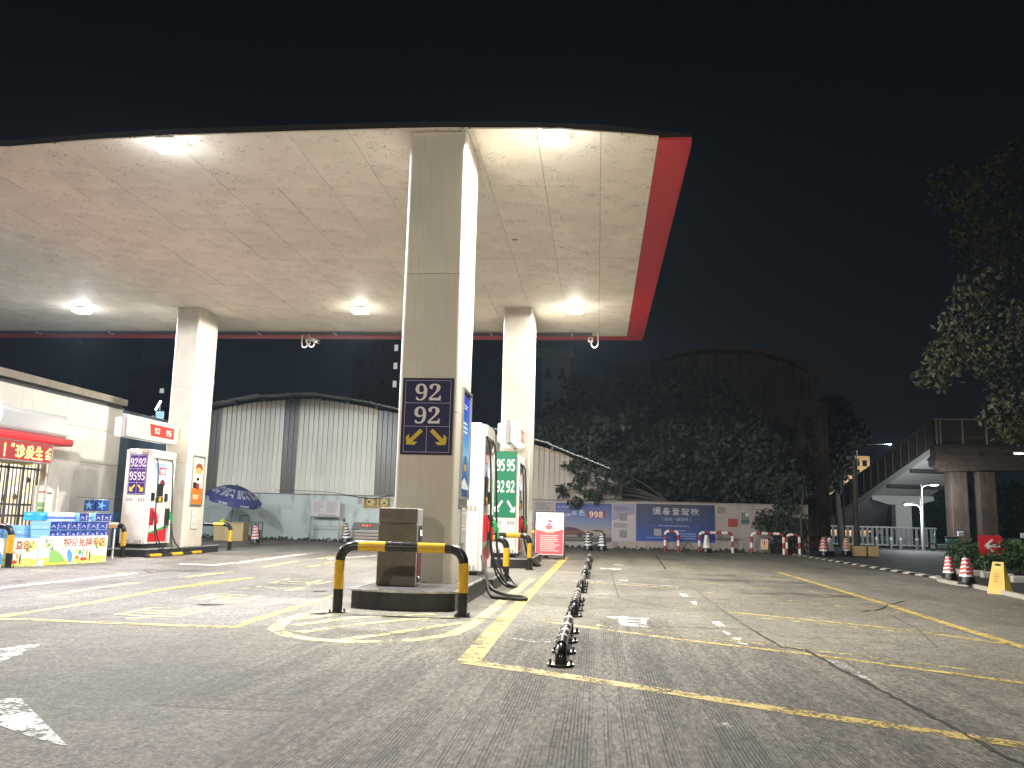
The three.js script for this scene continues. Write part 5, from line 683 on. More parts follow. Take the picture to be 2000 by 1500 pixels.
{ // A-frame poster stand
  const t = thing('a_frame_poster', 'A-frame stand with a red and white promotion poster', 'poster stand', [-1.39, 0, -26.0]), w = 0.86, h = 1.4; const fr = M.black;
  const lean = (g) => g.rotateX(-0.12).translate(0, 0, 0.17);
  for (const s of [-1, 1]) mesh('front_leg', lean(bx(s * w / 2 - 0.018, s * w / 2 + 0.018, 0, h, -0.015, 0.015)), fr, t); for (const s of [-1, 1]) mesh('rear_leg', bar(V(s * w / 2, h * 0.985, -0.02), V(s * w / 2, 0, -0.45), 0.015), fr, t);
  for (const y of [0.11, h - 0.02]) mesh('cross_bar', lean(bx(-w / 2 + 0.019, w / 2 - 0.019, y - 0.015, y + 0.015, -0.012, 0.012)), fr, t); mesh('panel', lean(bx(-w / 2 + 0.02, w / 2 - 0.02, 0.13, h - 0.04, -0.008, 0.004)), M.white, t);
  const tex = canvas(360, 560, (g, W2, H2) => { g.fillStyle = '#e6ecec'; g.fillRect(0, 0, W2, H2); g.fillStyle = '#c8404c'; g.beginPath(); g.moveTo(0, 225); g.quadraticCurveTo(180, 290, W2, 215); g.lineTo(W2, H2); g.lineTo(0, H2); g.fill(); g.strokeStyle = '#e0902a'; g.lineWidth = 6; g.beginPath(); g.moveTo(0, 224); g.quadraticCurveTo(180, 288, W2, 214); g.stroke(); g.fillStyle = '#d8742e'; smallPrint(g, 50, 30, 150, 66, 2, 12, '#d86a34'); g.fillStyle = '#c43a3a'; g.beginPath(); g.moveTo(26, 20); g.lineTo(60, 28); g.lineTo(36, 60); g.fill(); g.fillStyle = '#d2544c'; g.beginPath(); g.ellipse(170, 190, 46, 40, 0, 0, 7); g.fill(); g.fillStyle = '#5866b4'; g.fillRect(160, 130, 34, 40); g.fillStyle = '#7a3a2a'; g.beginPath(); g.ellipse(185, 110, 36, 16, 0.3, 0, 7); g.fill(); g.fillStyle = '#9fd6e2'; g.fillRect(210, 20, 60, 60); g.fillRect(10, 130, 90, 20); g.fillStyle = '#4a565c'; g.fillRect(50, 176, 36, 10); g.strokeStyle = '#8aa0ac'; g.lineWidth = 3; g.strokeRect(270, 150, 56, 74); smallPrint(g, 120, 262, 120, 14, 1, 3, '#ffd27a'); smallPrint(g, 60, 300, 240, 230, 9, 4, '#eab0a8'); });
  const pr = print(tex, w - 0.06, h - 0.2, t, [0, 0, 0], 'z', 0.4); pr.geometry.translate(0, (h + 0.09) / 2, 0.0065); lean(pr.geometry);
}

// ---------------------------------------------------------------- shed above the wall
const arch = (x) => { const P3 = [[-19, 5.45], [-17.4, 5.86], [-15.6, 6.2], [-14, 6.36], [-12.6, 6.38], [-11.2, 6.22], [-9, 5.8], [-5, 5.06], [-1.8, 4.24], [0.9, 3.1], [2.4, 2.3]]; for (let i = 0; i < P3.length - 1; i++) if (x <= P3[i + 1][0]) { const t = (x - P3[i][0]) / (P3[i + 1][0] - P3[i][0]); return P3[i][1] + t * (P3[i + 1][1] - P3[i][1]); } return 2.3; };
{
  const t = thing('sheet_metal_shed', 'arched sheet metal shed rising above the boundary wall', 'shed', [0, 0, -37.9]);
  const sheetT = pixels(64, 512, (i, j) => { const v = 234 + 22 * (vnoise(i / 6, j / 60) - 0.5) - 40 * Math.max(0, vnoise(i / 4, j / 30 + 9) - 0.72); const y = j / 512; const rust = y > 0.93 - 0.05 * vnoise(i / 9, 4) ? Math.max(0, vnoise(i / 8 + 3, j / 8) - 0.35) * 1.4 : 0; return [v * (1 - 0.15 * rust), v * (1 - 0.32 * rust), v * (0.97 - 0.6 * rust)]; }, true, false);
  const mats = { w: [0, 1, 2].map((k) => std(lin(0.78 - 0.04 * k, 0.79 - 0.04 * k, 0.75 - 0.04 * k), 0.55, { map: sheetT })), d: std(lin(0.09, 0.095, 0.08), 0.3), p: [0, 1].map((k) => std(lin(0.52 - 0.06 * k, 0.46 - 0.06 * k, 0.42 - 0.05 * k), 0.6, { map: sheetT })) };
  const r = rng(3), pitch = 0.226;
  for (let x = -18.6; x < 0.9; x += pitch) {
    const xm = x + pitch / 2, y0 = 2.03, y1 = arch(xm) - 0.1; if (y1 < y0 + 0.1) break;
    const zone = xm < -16.95 ? 'd' : xm < -14.15 ? 'w' : xm < -13.3 ? 'd' : xm < -9.75 ? 'w' : xm < -8.6 ? 'd' : 'p';
    const w = pitch - 0.018, g = extr([[0, 0], [w, 0], [w, arch(x + pitch) - 0.1 - y0], [w * 0.12, arch(x) - 0.1 - y0]], 0.02); g.translate(x, y0, zone === 'd' ? -0.012 : (r() - 0.5) * 0.008);
    uvBy(g, (X, Y) => [(X - x) / w, Math.min(1, (Y - y0) / (y1 - y0)) * 0.999]); mesh('wall_sheet', g, zone === 'd' ? mats.d : mats[zone][(r() * mats[zone].length) | 0], t);
    mesh('rib', bx(x - 0.017, x - 0.001, y0, arch(x) - 0.12, -0.01, 0.034), zone === 'd' ? std0() : mats[zone][mats[zone].length - 1], t);
  }
  mesh('backing', extr([[-18.6, 2.0], [0.9, 2.0], ...Array.from({ length: 20 }, (_, i) => { const x = 0.9 - i * 1.026; return [x, arch(x) - 0.13]; })], 0.03).translate(0, 0, -0.09), M.gap, t);
  mesh('base_rail', bx(-18.6, 0.9, 1.99, 2.03, -0.05, 0.12), std(lin(0.12, 0.11, 0.09), 0.7), t); mesh('side_wall', [bx(-18.64, -18.6, 0, 5.4, -14, -0.1), bx(0.9, 0.94, 0, 2.95, -14, -0.1)], M.grey, t);
  const roofM = std(lin(0.30, 0.31, 0.31), 0.45, { metalness: 0.3 }); let i = 0;
  for (let x = -19.0; x < 0.4; x += 1.3, i++) { const a = V(x, arch(x) + 0.05, 0), b = V(x + 1.36, arch(x + 1.36) + (i % 2 ? 0.03 : 0.09), 0), ang = Math.atan2(b.y - a.y, b.x - a.x), L = a.distanceTo(b); const gs = [box(L, 0.03, 13, L / 2, 0, -6.2 + 0.25)]; for (let k = 0; k < 6; k++) gs.push(box(0.05, 0.03, 13, 0.12 + k * L / 6, 0.03, -6.2 + 0.25)); const sh = mesh('roof_sheet', gs, roofM, t); sh.geometry.rotateZ(ang).translate(a.x, a.y, 0.3 + (i % 3) * 0.05); mesh('purlin_end', bx(x + 0.1, x + 0.2, arch(x + 0.15) - 0.13, arch(x + 0.15) - 0.0, 0.04, 0.5), M.darkSteel, t); }
}
function std0() { return std0.m ??= std(lin(0.2, 0.2, 0.17), 0.5); }

// ---------------------------------------------------------------- foliage
function leaves(clumps, n, size, seed, cols, hang = 0) {
  const r = rng(seed), pos = [], col = [], nor = []; const tot = clumps.reduce((s, c) => s + c[3] * c[4] * c[5], 0);
  for (const [cx, cy, cz, rx, ry, rz] of clumps) {
    const k = Math.round(n * rx * ry * rz / tot), tone = 0.7 + 0.6 * r();
    for (let i = 0; i < k; i++) {
      let x, y, z, q; do { x = r() * 2 - 1; y = r() * 2 - 1; z = r() * 2 - 1; q = x * x + y * y + z * z; } while (q > 1 || (q < 0.25 && r() < 0.6));
      const p = V(cx + x * rx, cy + y * ry, cz + z * rz), a = V(r() - 0.5, r() - 0.5 - hang, r() - 0.5).normalize(), b = V(r() - 0.5, r() - 0.5, r() - 0.5).cross(a).normalize(), s = size * (0.6 + 0.8 * r());
      const A = p, B = p.clone().addScaledVector(a, s * 0.5).addScaledVector(b, s * 0.26), C = p.clone().addScaledVector(a, s), D = p.clone().addScaledVector(a, s * 0.5).addScaledVector(b, -s * 0.26), nn = b.clone().cross(a);
      pos.push(...A.toArray(), ...B.toArray(), ...C.toArray(), ...A.toArray(), ...C.toArray(), ...D.toArray()); const c = cols[(r() * cols.length) | 0], t = tone * (0.75 + 0.5 * r()); for (let m = 0; m < 6; m++) { col.push(c[0] * t, c[1] * t, c[2] * t); nor.push(nn.x, nn.y, nn.z); }
    }
  }
  const g = new THREE.BufferGeometry(); g.setAttribute('position', new THREE.Float32BufferAttribute(pos, 3)); g.setAttribute('normal', new THREE.Float32BufferAttribute(nor, 3)); g.setAttribute('color', new THREE.Float32BufferAttribute(col, 3)); return uvBy(g, (x, y) => [x, y]);
}
const leafM = std(0xffffff, 0.85, { vertexColors: true, side: THREE.DoubleSide });
const GREEN = [[0.024, 0.036, 0.02], [0.029, 0.04, 0.022], [0.021, 0.031, 0.019], [0.032, 0.038, 0.023]];
function limb(a, b, r0, r1, seed) { const r = rng(seed), m = a.clone().lerp(b, 0.5).add(V((r() - 0.5) * 0.4, 0.1, (r() - 0.5) * 0.4)), c = new THREE.CatmullRomCurve3([a, m, b]), gs = []; for (let i = 0; i < 6; i++) { const p = c.getPoint(i / 6), q = c.getPoint((i + 1) / 6), d = q.clone().sub(p), g = new THREE.CylinderGeometry(r0 + (r1 - r0) * (i + 1) / 6, r0 + (r1 - r0) * i / 6, d.length() * 1.04, 8); g.applyQuaternion(new THREE.Quaternion().setFromUnitVectors(V(0, 1, 0), d.normalize())); const h = p.add(q).multiplyScalar(0.5); gs.push(g.translate(h.x, h.y, h.z)); } return gs; }
function tree(label, base, tips, r0, clumps, n, size, seed, cols = GREEN, group, hang) {
  const t = thing('tree', label, 'tree', base, 0, group), top = V(0, tips[0], 0); mesh('trunk', limb(V(0, 0, 0), top, r0, r0 * 0.55, seed), M.trunk, t);
  const loc = clumps.map((c) => [c[0] - base[0], c[1] - base[1], c[2] - base[2], c[3], c[4], c[5]]);
  const gs = []; loc.slice(0, 14).forEach((c, i) => gs.push(...limb(V(0, Math.min(tips[0], Math.max(tips[0] * 0.5, c[1] - 1.5)), 0), V(c[0], c[1], c[2]), r0 * 0.4, r0 * 0.1, seed + i))); mesh('branches', gs, M.trunk, t);
  mesh('crown', leaves(loc, n, size, seed, cols, hang), leafM, t); return t;
}
{ // dense vine-hung tree behind the wall
  const cl = [], r = rng(91); const add = (px, py, z, a, b) => { const p = W(px, py, z); cl.push([p.x, p.y, z + (r() - 0.5) * 2.2, a, b, 0.9 + r() * 0.6]); };
  for (let i = 0; i < 95; i++) { const px = 1090 + r() * 420, top = px < 1180 ? 760 - (px - 1095) * 0.5 : px < 1330 ? 715 : 715 + (px - 1330) * 0.95; const py = top + r() * (960 - top); add(px, py, -40.5, 0.75 + r() * 0.5, 0.55 + r() * 0.5); }
  for (let i = 0; i < 26; i++) { const px = 1120 + r() * 130, py = 985 - 40 - r() * (60 + (px - 1110) * 0.9); const p = W(px, py, -37.7); cl.push([p.x, Math.max(2.3, p.y), -37.5 + r() * 0.3, 0.45, 0.35, 0.3]); }
  tree('dense dark vine-hung tree rising behind the blue posters', [4.5, 0, -40.6], [5], 0.28, cl, 30000, 0.3, 5);
  const br = []; for (const [px, py] of [[1120, 905], [1135, 930], [1100, 955], [1150, 960], [1180, 945], [1195, 915], [1165, 985 - 20], [1125, 978], [1205, 955]]) { const p = W(px, py, -38.9 + 1.6); br.push([p.x, p.y, -37.2, 0.3, 0.25, 0.3]); }
  const t = thing('overhanging_branch', 'leafy branch hanging over the shed sheets above the posters', 'branch', [3.0, 2.02, -37.75]); mesh('stem', br.flatMap((b, i) => limb(V(0, 0.0, 0), V(b[0] - 3.0, b[1] - 2.02, b[2] + 37.75), 0.04, 0.012, i)), M.trunk, t); mesh('foliage', leaves(br.map((b) => [b[0] - 3.0, b[1] - 2.02, b[2] + 37.75, b[3], b[4], b[5]]), 420, 0.24, 77, GREEN, 0.5), leafM, t);
  const vc = []; for (let i = 0; i < 34; i++) { const px = 1505 + r() * 75 - (i < 12 ? 30 * r() : 0), py = 930 + r() * 140; const p = W(px, py, -37.3); vc.push([p.x, Math.max(0.3, p.y), -37.35, 0.3 + 0.25 * r(), 0.3, 0.22]); }
  const v = thing('climbing_vine', 'dark climbing vine swallowing the weathered wall end', 'vine', [8.4, 0, -37.3]); mesh('stem', limb(V(0, 0, 0.05), V(0.1, 2.6, 0), 0.05, 0.03, 9), M.trunk, v); mesh('foliage', leaves(vc.map((b) => [b[0] - 8.4, b[1], b[2] + 37.3, b[3], b[4], b[5]]), 3200, 0.16, 31, GREEN, 0.3), leafM, v);
}
{ // big old building behind
  const t = thing('old_warehouse', 'tall old building with arched roof and stained walls behind tree', 'building', [0, 0, -46]);
  const bt = pixels(512, 512, (i, j) => { const a = fbm(i / 60, j / 60, 4), s = Math.max(0, vnoise(i / 10, j / 160 + 5) - 0.6) * 2.2, row = (j % 9) < 1 ? 0.86 : 1; const v = (190 + 60 * (a - 0.5)) * row * (1 - 0.55 * s); return [v, v * 0.86, v * 0.74]; });
  const wm = std(lin(0.2, 0.165, 0.135), 0.9, { map: bt }), up = std(lin(0.14, 0.14, 0.13), 0.9, { map: bt });
  const top = [[3.2, 9.5], [4.4, 9.95], [6.2, 10.15], [8.2, 10.05], [9.8, 9.6], [11.2, 8.95]]; const main = extr([[3.2, 0], [11.2, 0], ...top.slice().reverse()], 9).translate(0, 0, -9); uvBy(main, (x, y, z) => [(x + z) / 5, y / 5]); mesh('upper_wall', main, up, t);
  const lo = bx(3.0, 11.62, 0, 7.25, 0.02, 0.6); uvBy(lo, (x, y, z) => [(x + z) / 3, y / 3]); mesh('lower_wall', lo, wm, t); const ld = bx(2.95, 11.72, 7.251, 7.42, 0.0, 0.7); uvBy(ld, (x, y, z) => [(x + z) / 3, y / 3]); mesh('ledge', ld, wm, t);
  for (let i = 0; i < top.length - 1; i++) { const a = top[i], b = top[i + 1]; mesh('roof_segment', beam(V(a[0] - (i ? 0 : 0.3), a[1] + 0.06, -4.2), V(b[0] + (i === 4 ? 0.55 : 0), b[1] + 0.06 - (i === 4 ? 0.3 : 0), -4.2), 10.4, 0.22), up, t); }
  for (let k = 0; k < 6; k++) { const x = 8.9 + k * 0.42; mesh('pilaster', bx(x, x + 0.16, 7.43, 9.2 - k * 0.12, 0.001, 0.08), up, t); }
  const ivy = []; const r = rng(15); for (let i = 0; i < 26; i++) ivy.push([8.2 + r() * 1.9 - (i % 5) * 0.2, 2.2 + r() * 4.6, 0.75, 0.4, 0.5, 0.12]); for (let i = 0; i < 9; i++) ivy.push([10.7 + (r() - 0.5) * 0.5, 2.4 + i * 0.5, 0.75, 0.22, 0.4, 0.1]); const v = thing('wall_ivy', 'patchy ivy clinging to the brick wall of old building', 'ivy', [9.2, 0, -45.4]); mesh('stem', limb(V(0, 0, 0.05), V(0.2, 6, 0.05), 0.06, 0.02, 3), M.trunk, v); mesh('foliage', leaves(ivy.map((c) => [c[0] - 9.2, c[1], c[2] - 0.6 + 0.02, c[3], c[4], c[5]]), 4200, 0.18, 61, GREEN, 0.4), leafM, v);
  const gate = thing('gate_frame', 'thin square steel gate frame beside the brick wall', 'gate', [11.9, 0, -45.3]); for (const x of [-0.9, 0.35]) mesh('post', bx(x - 0.03, x + 0.03, 0, 4.0, -0.03, 0.03), M.darkSteel, gate); mesh('lintel', bx(-0.93, 0.38, 4.001, 4.08, -0.03, 0.03), M.darkSteel, gate);
}
{
  const c = [], r = rng(44); for (let i = 0; i < 16; i++) { const p = W(1600 + r() * 55 * (1 - Math.abs(i / 16 - 0.4)), 800 + i * 9, -58); c.push([p.x, p.y, -58 + r() * 2, 1.1, 0.9, 1]); } tree('dark rounded tree just behind the brick building corner', [15.5, 0, -58], [6], 0.25, c, 6000, 0.34, 23);
}
{ // right hand tree standing in the planter, its crown reaching over the lane
  const c = [], r = rng(72); const pts = [[1845, 350], [1870, 345], [1930, 350], [1980, 360], [1850, 395], [1900, 390], [1960, 410], [1895, 445], [1880, 470], [1940, 470], [1990, 450], [1885, 500], [1930, 520], [1985, 520], [1900, 560], [1950, 570], [1890, 590], [1870, 620], [1930, 620], [1990, 610], [1860, 655], [1910, 660], [1970, 660], [1850, 690], [1820, 735], [1870, 700], [1930, 710], [1985, 710], [1840, 740], [1960, 760], [1990, 780], [1950, 810], [1975, 830], [1990, 850], [2040, 400], [2050, 600], [2060, 760], [2080, 500], [2100, 680], [2040, 300], [1990, 290], [1950, 315]];
  for (const [px, py] of pts) { const z = -18.2 + (r() - 0.5) * 2.4, p = W(px, py, z); c.push([p.x, p.y, z, 0.26 + 0.2 * r(), 0.2 + 0.16 * r(), 0.4]); }
  for (let i = 0; i < 22; i++) c.push([9.8 + r() * 3.4, 3.6 + r() * 5.6, -18.6 + (r() - 0.5) * 4, 0.8, 0.6, 0.8]);
  const sorted = c.slice().sort((a, b) => b[0] - a[0]); tree('leafy tree at the planter with crown reaching over the footbridge', [10.6, 0.1, -19.2], [6.5], 0.2, sorted, 30000, 0.12, 64, [[0.016, 0.022, 0.006], [0.021, 0.028, 0.006], [0.024, 0.03, 0.008], [0.018, 0.02, 0.01]]);
}

// ---------------------------------------------------------------- planter, hump, arrow sign
{
  const edge = [[1832, 1130], [1836, 1136], [1862, 1142], [1900, 1147], [1960, 1161], [2000, 1170], [2090, 1194]].map(([a, b]) => G(a, b)); const t = thing('planter_bed', 'raised dark planting bed with pale curved kerb', 'planter', [0, 0, 0]);
  const back = [V(16, 0, -13), V(16, 0, -25.5), V(9.6, 0, -24.5), V(8.0, 0, -22.2)]; const out = [...edge, ...back].map((p) => [p.x, -p.z]); mesh('soil', extr(out, 0.07).rotateX(-Math.PI / 2).translate(0, -0.02, 0), std(lin(0.02, 0.019, 0.016), 0.9), t);
  for (let i = 0; i < edge.length - 1; i++) mesh('kerb_stone', beam(edge[i].clone().setY(0.03).add(V(0, 0, 0)), edge[i + 1].clone().setY(0.03), 0.1, 0.085), std(lin(0.33, 0.30, 0.26), 0.85), t);
  const stones = [[1865, 1118], [1885, 1119], [1908, 1121], [1930, 1124], [1965, 1128], [1990, 1133], [2020, 1138]]; stones.forEach(([a, b], i) => { const p = G(a, b, 0.1); mesh('edging_stone', rbox(0.32, 0.16, 0.16, 0.04, p.x, 0.11, p.z), std(lin(0.42, 0.40, 0.37), 0.85, { bumpMap: grain(1, 1), bumpScale: 0.02 }), t); });
  const r = rng(6), hc = []; for (let i = 0; i < 40; i++) { const p = G(1925 + r() * 160, 1124 + r() * 10, 0.05); hc.push([p.x + r() * 1.2, 0.35 + r() * 0.35, p.z - 0.5 - r() * 2.2, 0.38, 0.24, 0.38]); }
  const h = thing('hedge', 'low dense green hedge growing behind the planter stones', 'hedge', [8.8, 0.05, -20]); mesh('stems', hc.slice(0, 16).flatMap((c) => [bar(V(c[0] - 8.8, 0, c[2] + 20), V(c[0] - 8.8, c[1], c[2] + 20), 0.014, 5)]), M.trunk, h); mesh('foliage', leaves(hc.map((c) => [c[0] - 8.8, c[1] - 0.05, c[2] + 20, c[3], c[4], c[5]]), 6500, 0.1, 82, [[0.022, 0.055, 0.013], [0.03, 0.072, 0.018], [0.02, 0.045, 0.013]]), leafM, h);
  const c1 = G(1855, 1133, 0.05), c2 = G(1889, 1142, 0.05); cone('white cone with thin red stripes at the kerb tip', [c1.x, 0.05, c1.z], 0.52, 0.55, M.stripeRed); cone('white cone with bold red stripes beside the folding board', [c2.x, 0.05, c2.z], 0.55, 0.35, M.stripeRed);
  const s = W(1938, 1066, -22.6), q = thing('arrow_sign', 'red board with white left arrow on a short post', 'sign', [s.x, 0.05, -22.6]); mesh('post', bar(V(-0.2, 0, -0.03), V(-0.2, s.y + 0.1, -0.03), 0.02), M.white, q); const w = 0.62, hh = 0.5; mesh('board', extr([[-w / 2, 0], [w / 2 - 0.12, 0], [w / 2, hh / 2], [w / 2 - 0.12, hh], [-w / 2, hh]], 0.03).translate(0, s.y - 0.3, 0), M.redPaint, q); mesh('arrow', extr([[-0.2, 0.25], [-0.04, 0.4], [0.03, 0.4], [-0.09, 0.285], [0.2, 0.285], [0.2, 0.215], [-0.09, 0.215], [0.03, 0.1], [-0.04, 0.1]], 0.004).translate(0, s.y - 0.3, 0.031), M.stripeWhite, q);
  const hp = thing('speed_hump', 'black and white rubber hump along the forecourt exit', 'speed hump', [8.02, 0, -21.6]); for (let i = 0; i < 34; i++) mesh('segment', new THREE.CylinderGeometry(0.16, 0.16, 0.44, 10, 1, false, -Math.PI / 2, Math.PI).rotateX(-Math.PI / 2).scale(1, 0.3, 1).translate(0, -0.004, -0.23 - i * 0.46), i % 2 ? M.rubber : std1(), hp);
}
function std1() { return std1.m ??= std(lin(0.5, 0.49, 0.46), 0.7); }

// ---------------------------------------------------------------- street: footbridge, lamps, scooters, trees, far buildings
const bridgeT = pixels(256, 512, (i, j) => { const a = vnoise(i / 40, j / 50), b = vnoise(i / 6, j / 120 + 4), c = vnoise(i / 3, j / 3); const v = 200 + 50 * (a - 0.5) - 120 * Math.max(0, b - 0.58) + 20 * (c - 0.5); return [v, v * 0.95, v * 0.9]; }), bridgeM = std(lin(0.13, 0.10, 0.08), 0.85, { map: bridgeT, bumpMap: grain(3, 3), bumpScale: 0.01 }), bridgeL = std(lin(0.5, 0.5, 0.48), 0.8), railM = std(lin(0.34, 0.31, 0.27), 0.6), meshPanel = std(lin(0.045, 0.042, 0.04), 0.7);
{
  const t = thing('footbridge', 'concrete footbridge with railed deck, stair flight and square pillars', 'bridge', [20, 0, -54]);
  mesh('deck', bx(0, 22, 5.35, 6.05, -4.2, 0), bridgeM, t); mesh('edge_beam', bx(-0.1, 22, 6.051, 6.2, -0.15, 0.1), meshPanel, t); mesh('parapet_board', bx(0, 22, 6.201, 6.75, -0.06, 0.0), bridgeM, t); mesh('parapet_screen', bx(0, 22, 6.76, 7.66, -0.05, -0.02), meshPanel, t); mesh('top_rail', bx(0, 22, 7.67, 7.75, -0.08, 0.02), railM, t);
  for (const x of [0.05, 0.28, 1.55, 2.9, 4.25, 5.6, 6.95]) mesh('rail_post', bx(x, x + 0.09, 6.2, 7.67, 0.002, 0.07), railM, t);
  mesh('cap_beam', extr([[0.0, 5.34], [5.2, 5.34], [5.2, 4.75], [0.6, 4.62], [0.0, 4.95]], 1.1).translate(0, 0, -1.2), bridgeM, t);
  for (const [x, z] of [[0.85, -0.2], [2.35, 0.05]]) mesh('pillar', rbox(1.0, 4.66, 1.0, 0.08, x + 0.5, 2.31, z - 0.5), bridgeM, t);
  // stair flight: left edge from the deck end, down and away
  const O = V(20, 0, -54), a = W(1828, 882, -54.3).sub(O), b = W(1604, 1034, -68).sub(O), wv = V(4.1, 0, -1.2); const fl = (p0, p1, h0, h1, w0, w1) => { const g = new THREE.BufferGeometry(), c = [p0, p1].flatMap((p) => [p.clone().addScaledVector(wv, w0).add(V(0, h0, 0)), p.clone().addScaledVector(wv, w1).add(V(0, h0, 0)), p.clone().addScaledVector(wv, w1).add(V(0, h1, 0)), p.clone().addScaledVector(wv, w0).add(V(0, h1, 0))]); const f = [[0, 1, 2, 3], [7, 6, 5, 4], [0, 4, 5, 1], [1, 5, 6, 2], [2, 6, 7, 3], [3, 7, 4, 0]]; const pos = []; for (const q of f) for (const k of [q[0], q[1], q[2], q[0], q[2], q[3]]) pos.push(...c[k].toArray()); g.setAttribute('position', new THREE.Float32BufferAttribute(pos, 3)); g.computeVertexNormals(); return uvBy(g, (x, y, z) => [x + z, y]); };
  mesh('stair_slab', fl(a, b, 0, 0.4, 0, 1), bridgeL, t); mesh('stair_parapet', fl(a, b, 0.41, 1.9, -0.01, 0.02), meshPanel, t); mesh('stair_parapet', fl(a, b, 0.41, 1.7, 0.98, 1.01), meshPanel, t); mesh('stair_rail', fl(a, b, 1.91, 1.98, -0.02, 0.03), bridgeM, t);
  for (let k = 0; k <= 16; k++) { const p = a.clone().lerp(b, k / 16); mesh('rail_post', bx(p.x - 0.1, p.x - 0.03, p.y + 0.42, p.y + 1.9, p.z - 0.04, p.z + 0.04), bridgeM, t); }
  for (const k of [0.18, 0.36]) { const p = a.clone().lerp(b, k); mesh('cross_rib', fl(p, p.clone().add(b.clone().sub(a).multiplyScalar(0.012)), -0.22, -0.01, 0, 1), meshPanel, t); }
  
  const p = a.clone().lerp(b, 0.5), c = p.clone().addScaledVector(wv, 0.5); mesh('stair_pier', rbox(1.05, c.y - 0.55, 0.9, 0.05, c.x, (c.y - 0.55) / 2 - 0.03, c.z), bridgeL, t); mesh('pier_cap', extr([[-2.0, 0.48], [2.0, 0.48], [2.0, 0.2], [0.9, -0.12], [-0.9, -0.12], [-2.0, 0.2]], 0.8).translate(c.x, c.y - 0.5, c.z - 0.4), bridgeL, t);
}
function streetLamp(label, base, h, arms, I, colour) {
  const t = thing('street_lamp', label, 'street lamp', base); mesh('pole', cyl(0.06, 0.1, h, 0, h / 2, 0, 12), M.grey, t);
  for (const [dx, dz, y, r] of arms) { mesh('arm', tube([[0, y - 0.5, 0], [dx * 0.25, y - 0.1, dz * 0.25], [dx, y, dz]], 0.035, 12, 8), M.grey, t); mesh('lamp_head', rbox(0.5, 0.1, 0.26, 0.04, dx + Math.sign(dx) * 0.2, y + 0.05, dz), M.grey, t); mesh('lamp_lens', rbox(0.38, 0.06, 0.2, 0.025, dx + Math.sign(dx) * 0.2, y - 0.025, dz), glow(colour, 14), t); if (I) { const l = new THREE.PointLight(colour, I * r, 0, 2); l.position.set(dx + Math.sign(dx) * 0.2, y - 0.14, dz); l.castShadow = true; l.shadow.radius = 4; t.add(l); } }
}
const cool = lin(0.88, 0.95, 1);
streetLamp('curved double-arm street lamp beside the white stair pier', [W(1803, 1050, -52.6).x, -0.03, -52.6], 3.75, [[0.5, 0.1, 3.75, 1], [-0.6, 0.2, 2.6, 1]], 34, cool);
{ const p = W(1673, 885, -95); streetLamp('tall distant street lamp rising behind the stairs', [p.x, -0.03, -95], p.y + 0.6, [[3.2, 0, W(1695, 866, -95).y, 1]], 60, cool); }
{ const p = W(2014, 885, -47); streetLamp('warm street lamp half hidden by tree at bridge deck', [p.x, -0.03, -47.0], p.y + 0.2, [[-0.5, 0.2, p.y, 1]], 5, lin(1, 0.85, 0.55)); }
{ const p = W(1668, 898, -42.2), t = thing('utility_pole', 'dark slim steel pole standing before the stair flight', 'pole', [p.x, -0.03, -42.2]); mesh('shaft', cyl(0.1, 0.14, p.y + 0.03, 0, (p.y + 0.03) / 2, 0, 14), std(lin(0.1, 0.085, 0.07), 0.7), t); mesh('collar', cyl(0.2, 0.22, 0.12, 0, 0.06, 0, 14), M.darkSteel, t); }
{ // white roadside barrier, road, kerb
  const t = thing('roadside_barrier', 'long grey slatted roadside barrier below the stair flight', 'barrier', [15.5, 0, -58]); for (let i = 0; i < 22; i++) mesh('slat', bx(-0.9 + i * 0.3, -0.74 + i * 0.3, 0.1, 1.25, -0.02, 0.02), std(lin(0.14, 0.14, 0.14), 0.7), t); for (const y of [0.1, 1.2]) mesh('rail', bx(-1, 5.8, y, y + 0.09, 0.021, 0.06), std(lin(0.25, 0.25, 0.25), 0.6), t); mesh('end_panel', bx(-3.4, -1.02, 0.25, 1.55, -0.02, 0.02), std(lin(0.30, 0.34, 0.33), 0.6), t); for (const x of [-3.3, -1.1, 2.2, 5.7]) mesh('post', bx(x - 0.04, x + 0.04, -0.03, 1.3, -0.07, -0.021), M.grey, t);
  const k = mesh('roadside_kerb', bx(9, 48, -0.03, 0.1, -61.2, -60.9), M.concrete); structure(k); tag(k, 'pale concrete kerb along the far street', 'kerb'); const pv = mesh('roadside_pavement', bx(9, 48, -0.03, 0.09, -75, -61.21), std(lin(0.22, 0.22, 0.21), 0.8)); structure(pv); tag(pv, 'lit pale pavement under the bridge stairs', 'pavement');
  let b0; for (const [px, py] of [[1711, 1062], [1740, 1066], [1758, 1066], [1792, 1073]]) { const z = -54.5 + (px - 1711) * 0.02, p = W(px, py, z); if (!b0) { b0 = thing('bollard', 'short dark bollard standing along the street edge', 'bollard', [p.x, -0.03, z], 0, 'bollards along the street'); mesh('post', cyl(0.09, 0.1, 0.72, 0, 0.36, 0, 14), std(lin(0.12, 0.11, 0.1), 0.6), b0); mesh('reflector', cyl(0.103, 0.103, 0.08, 0, 0.6, 0, 14), M.grey, b0); } else dup(b0, [p.x, -0.03, z]); }
}
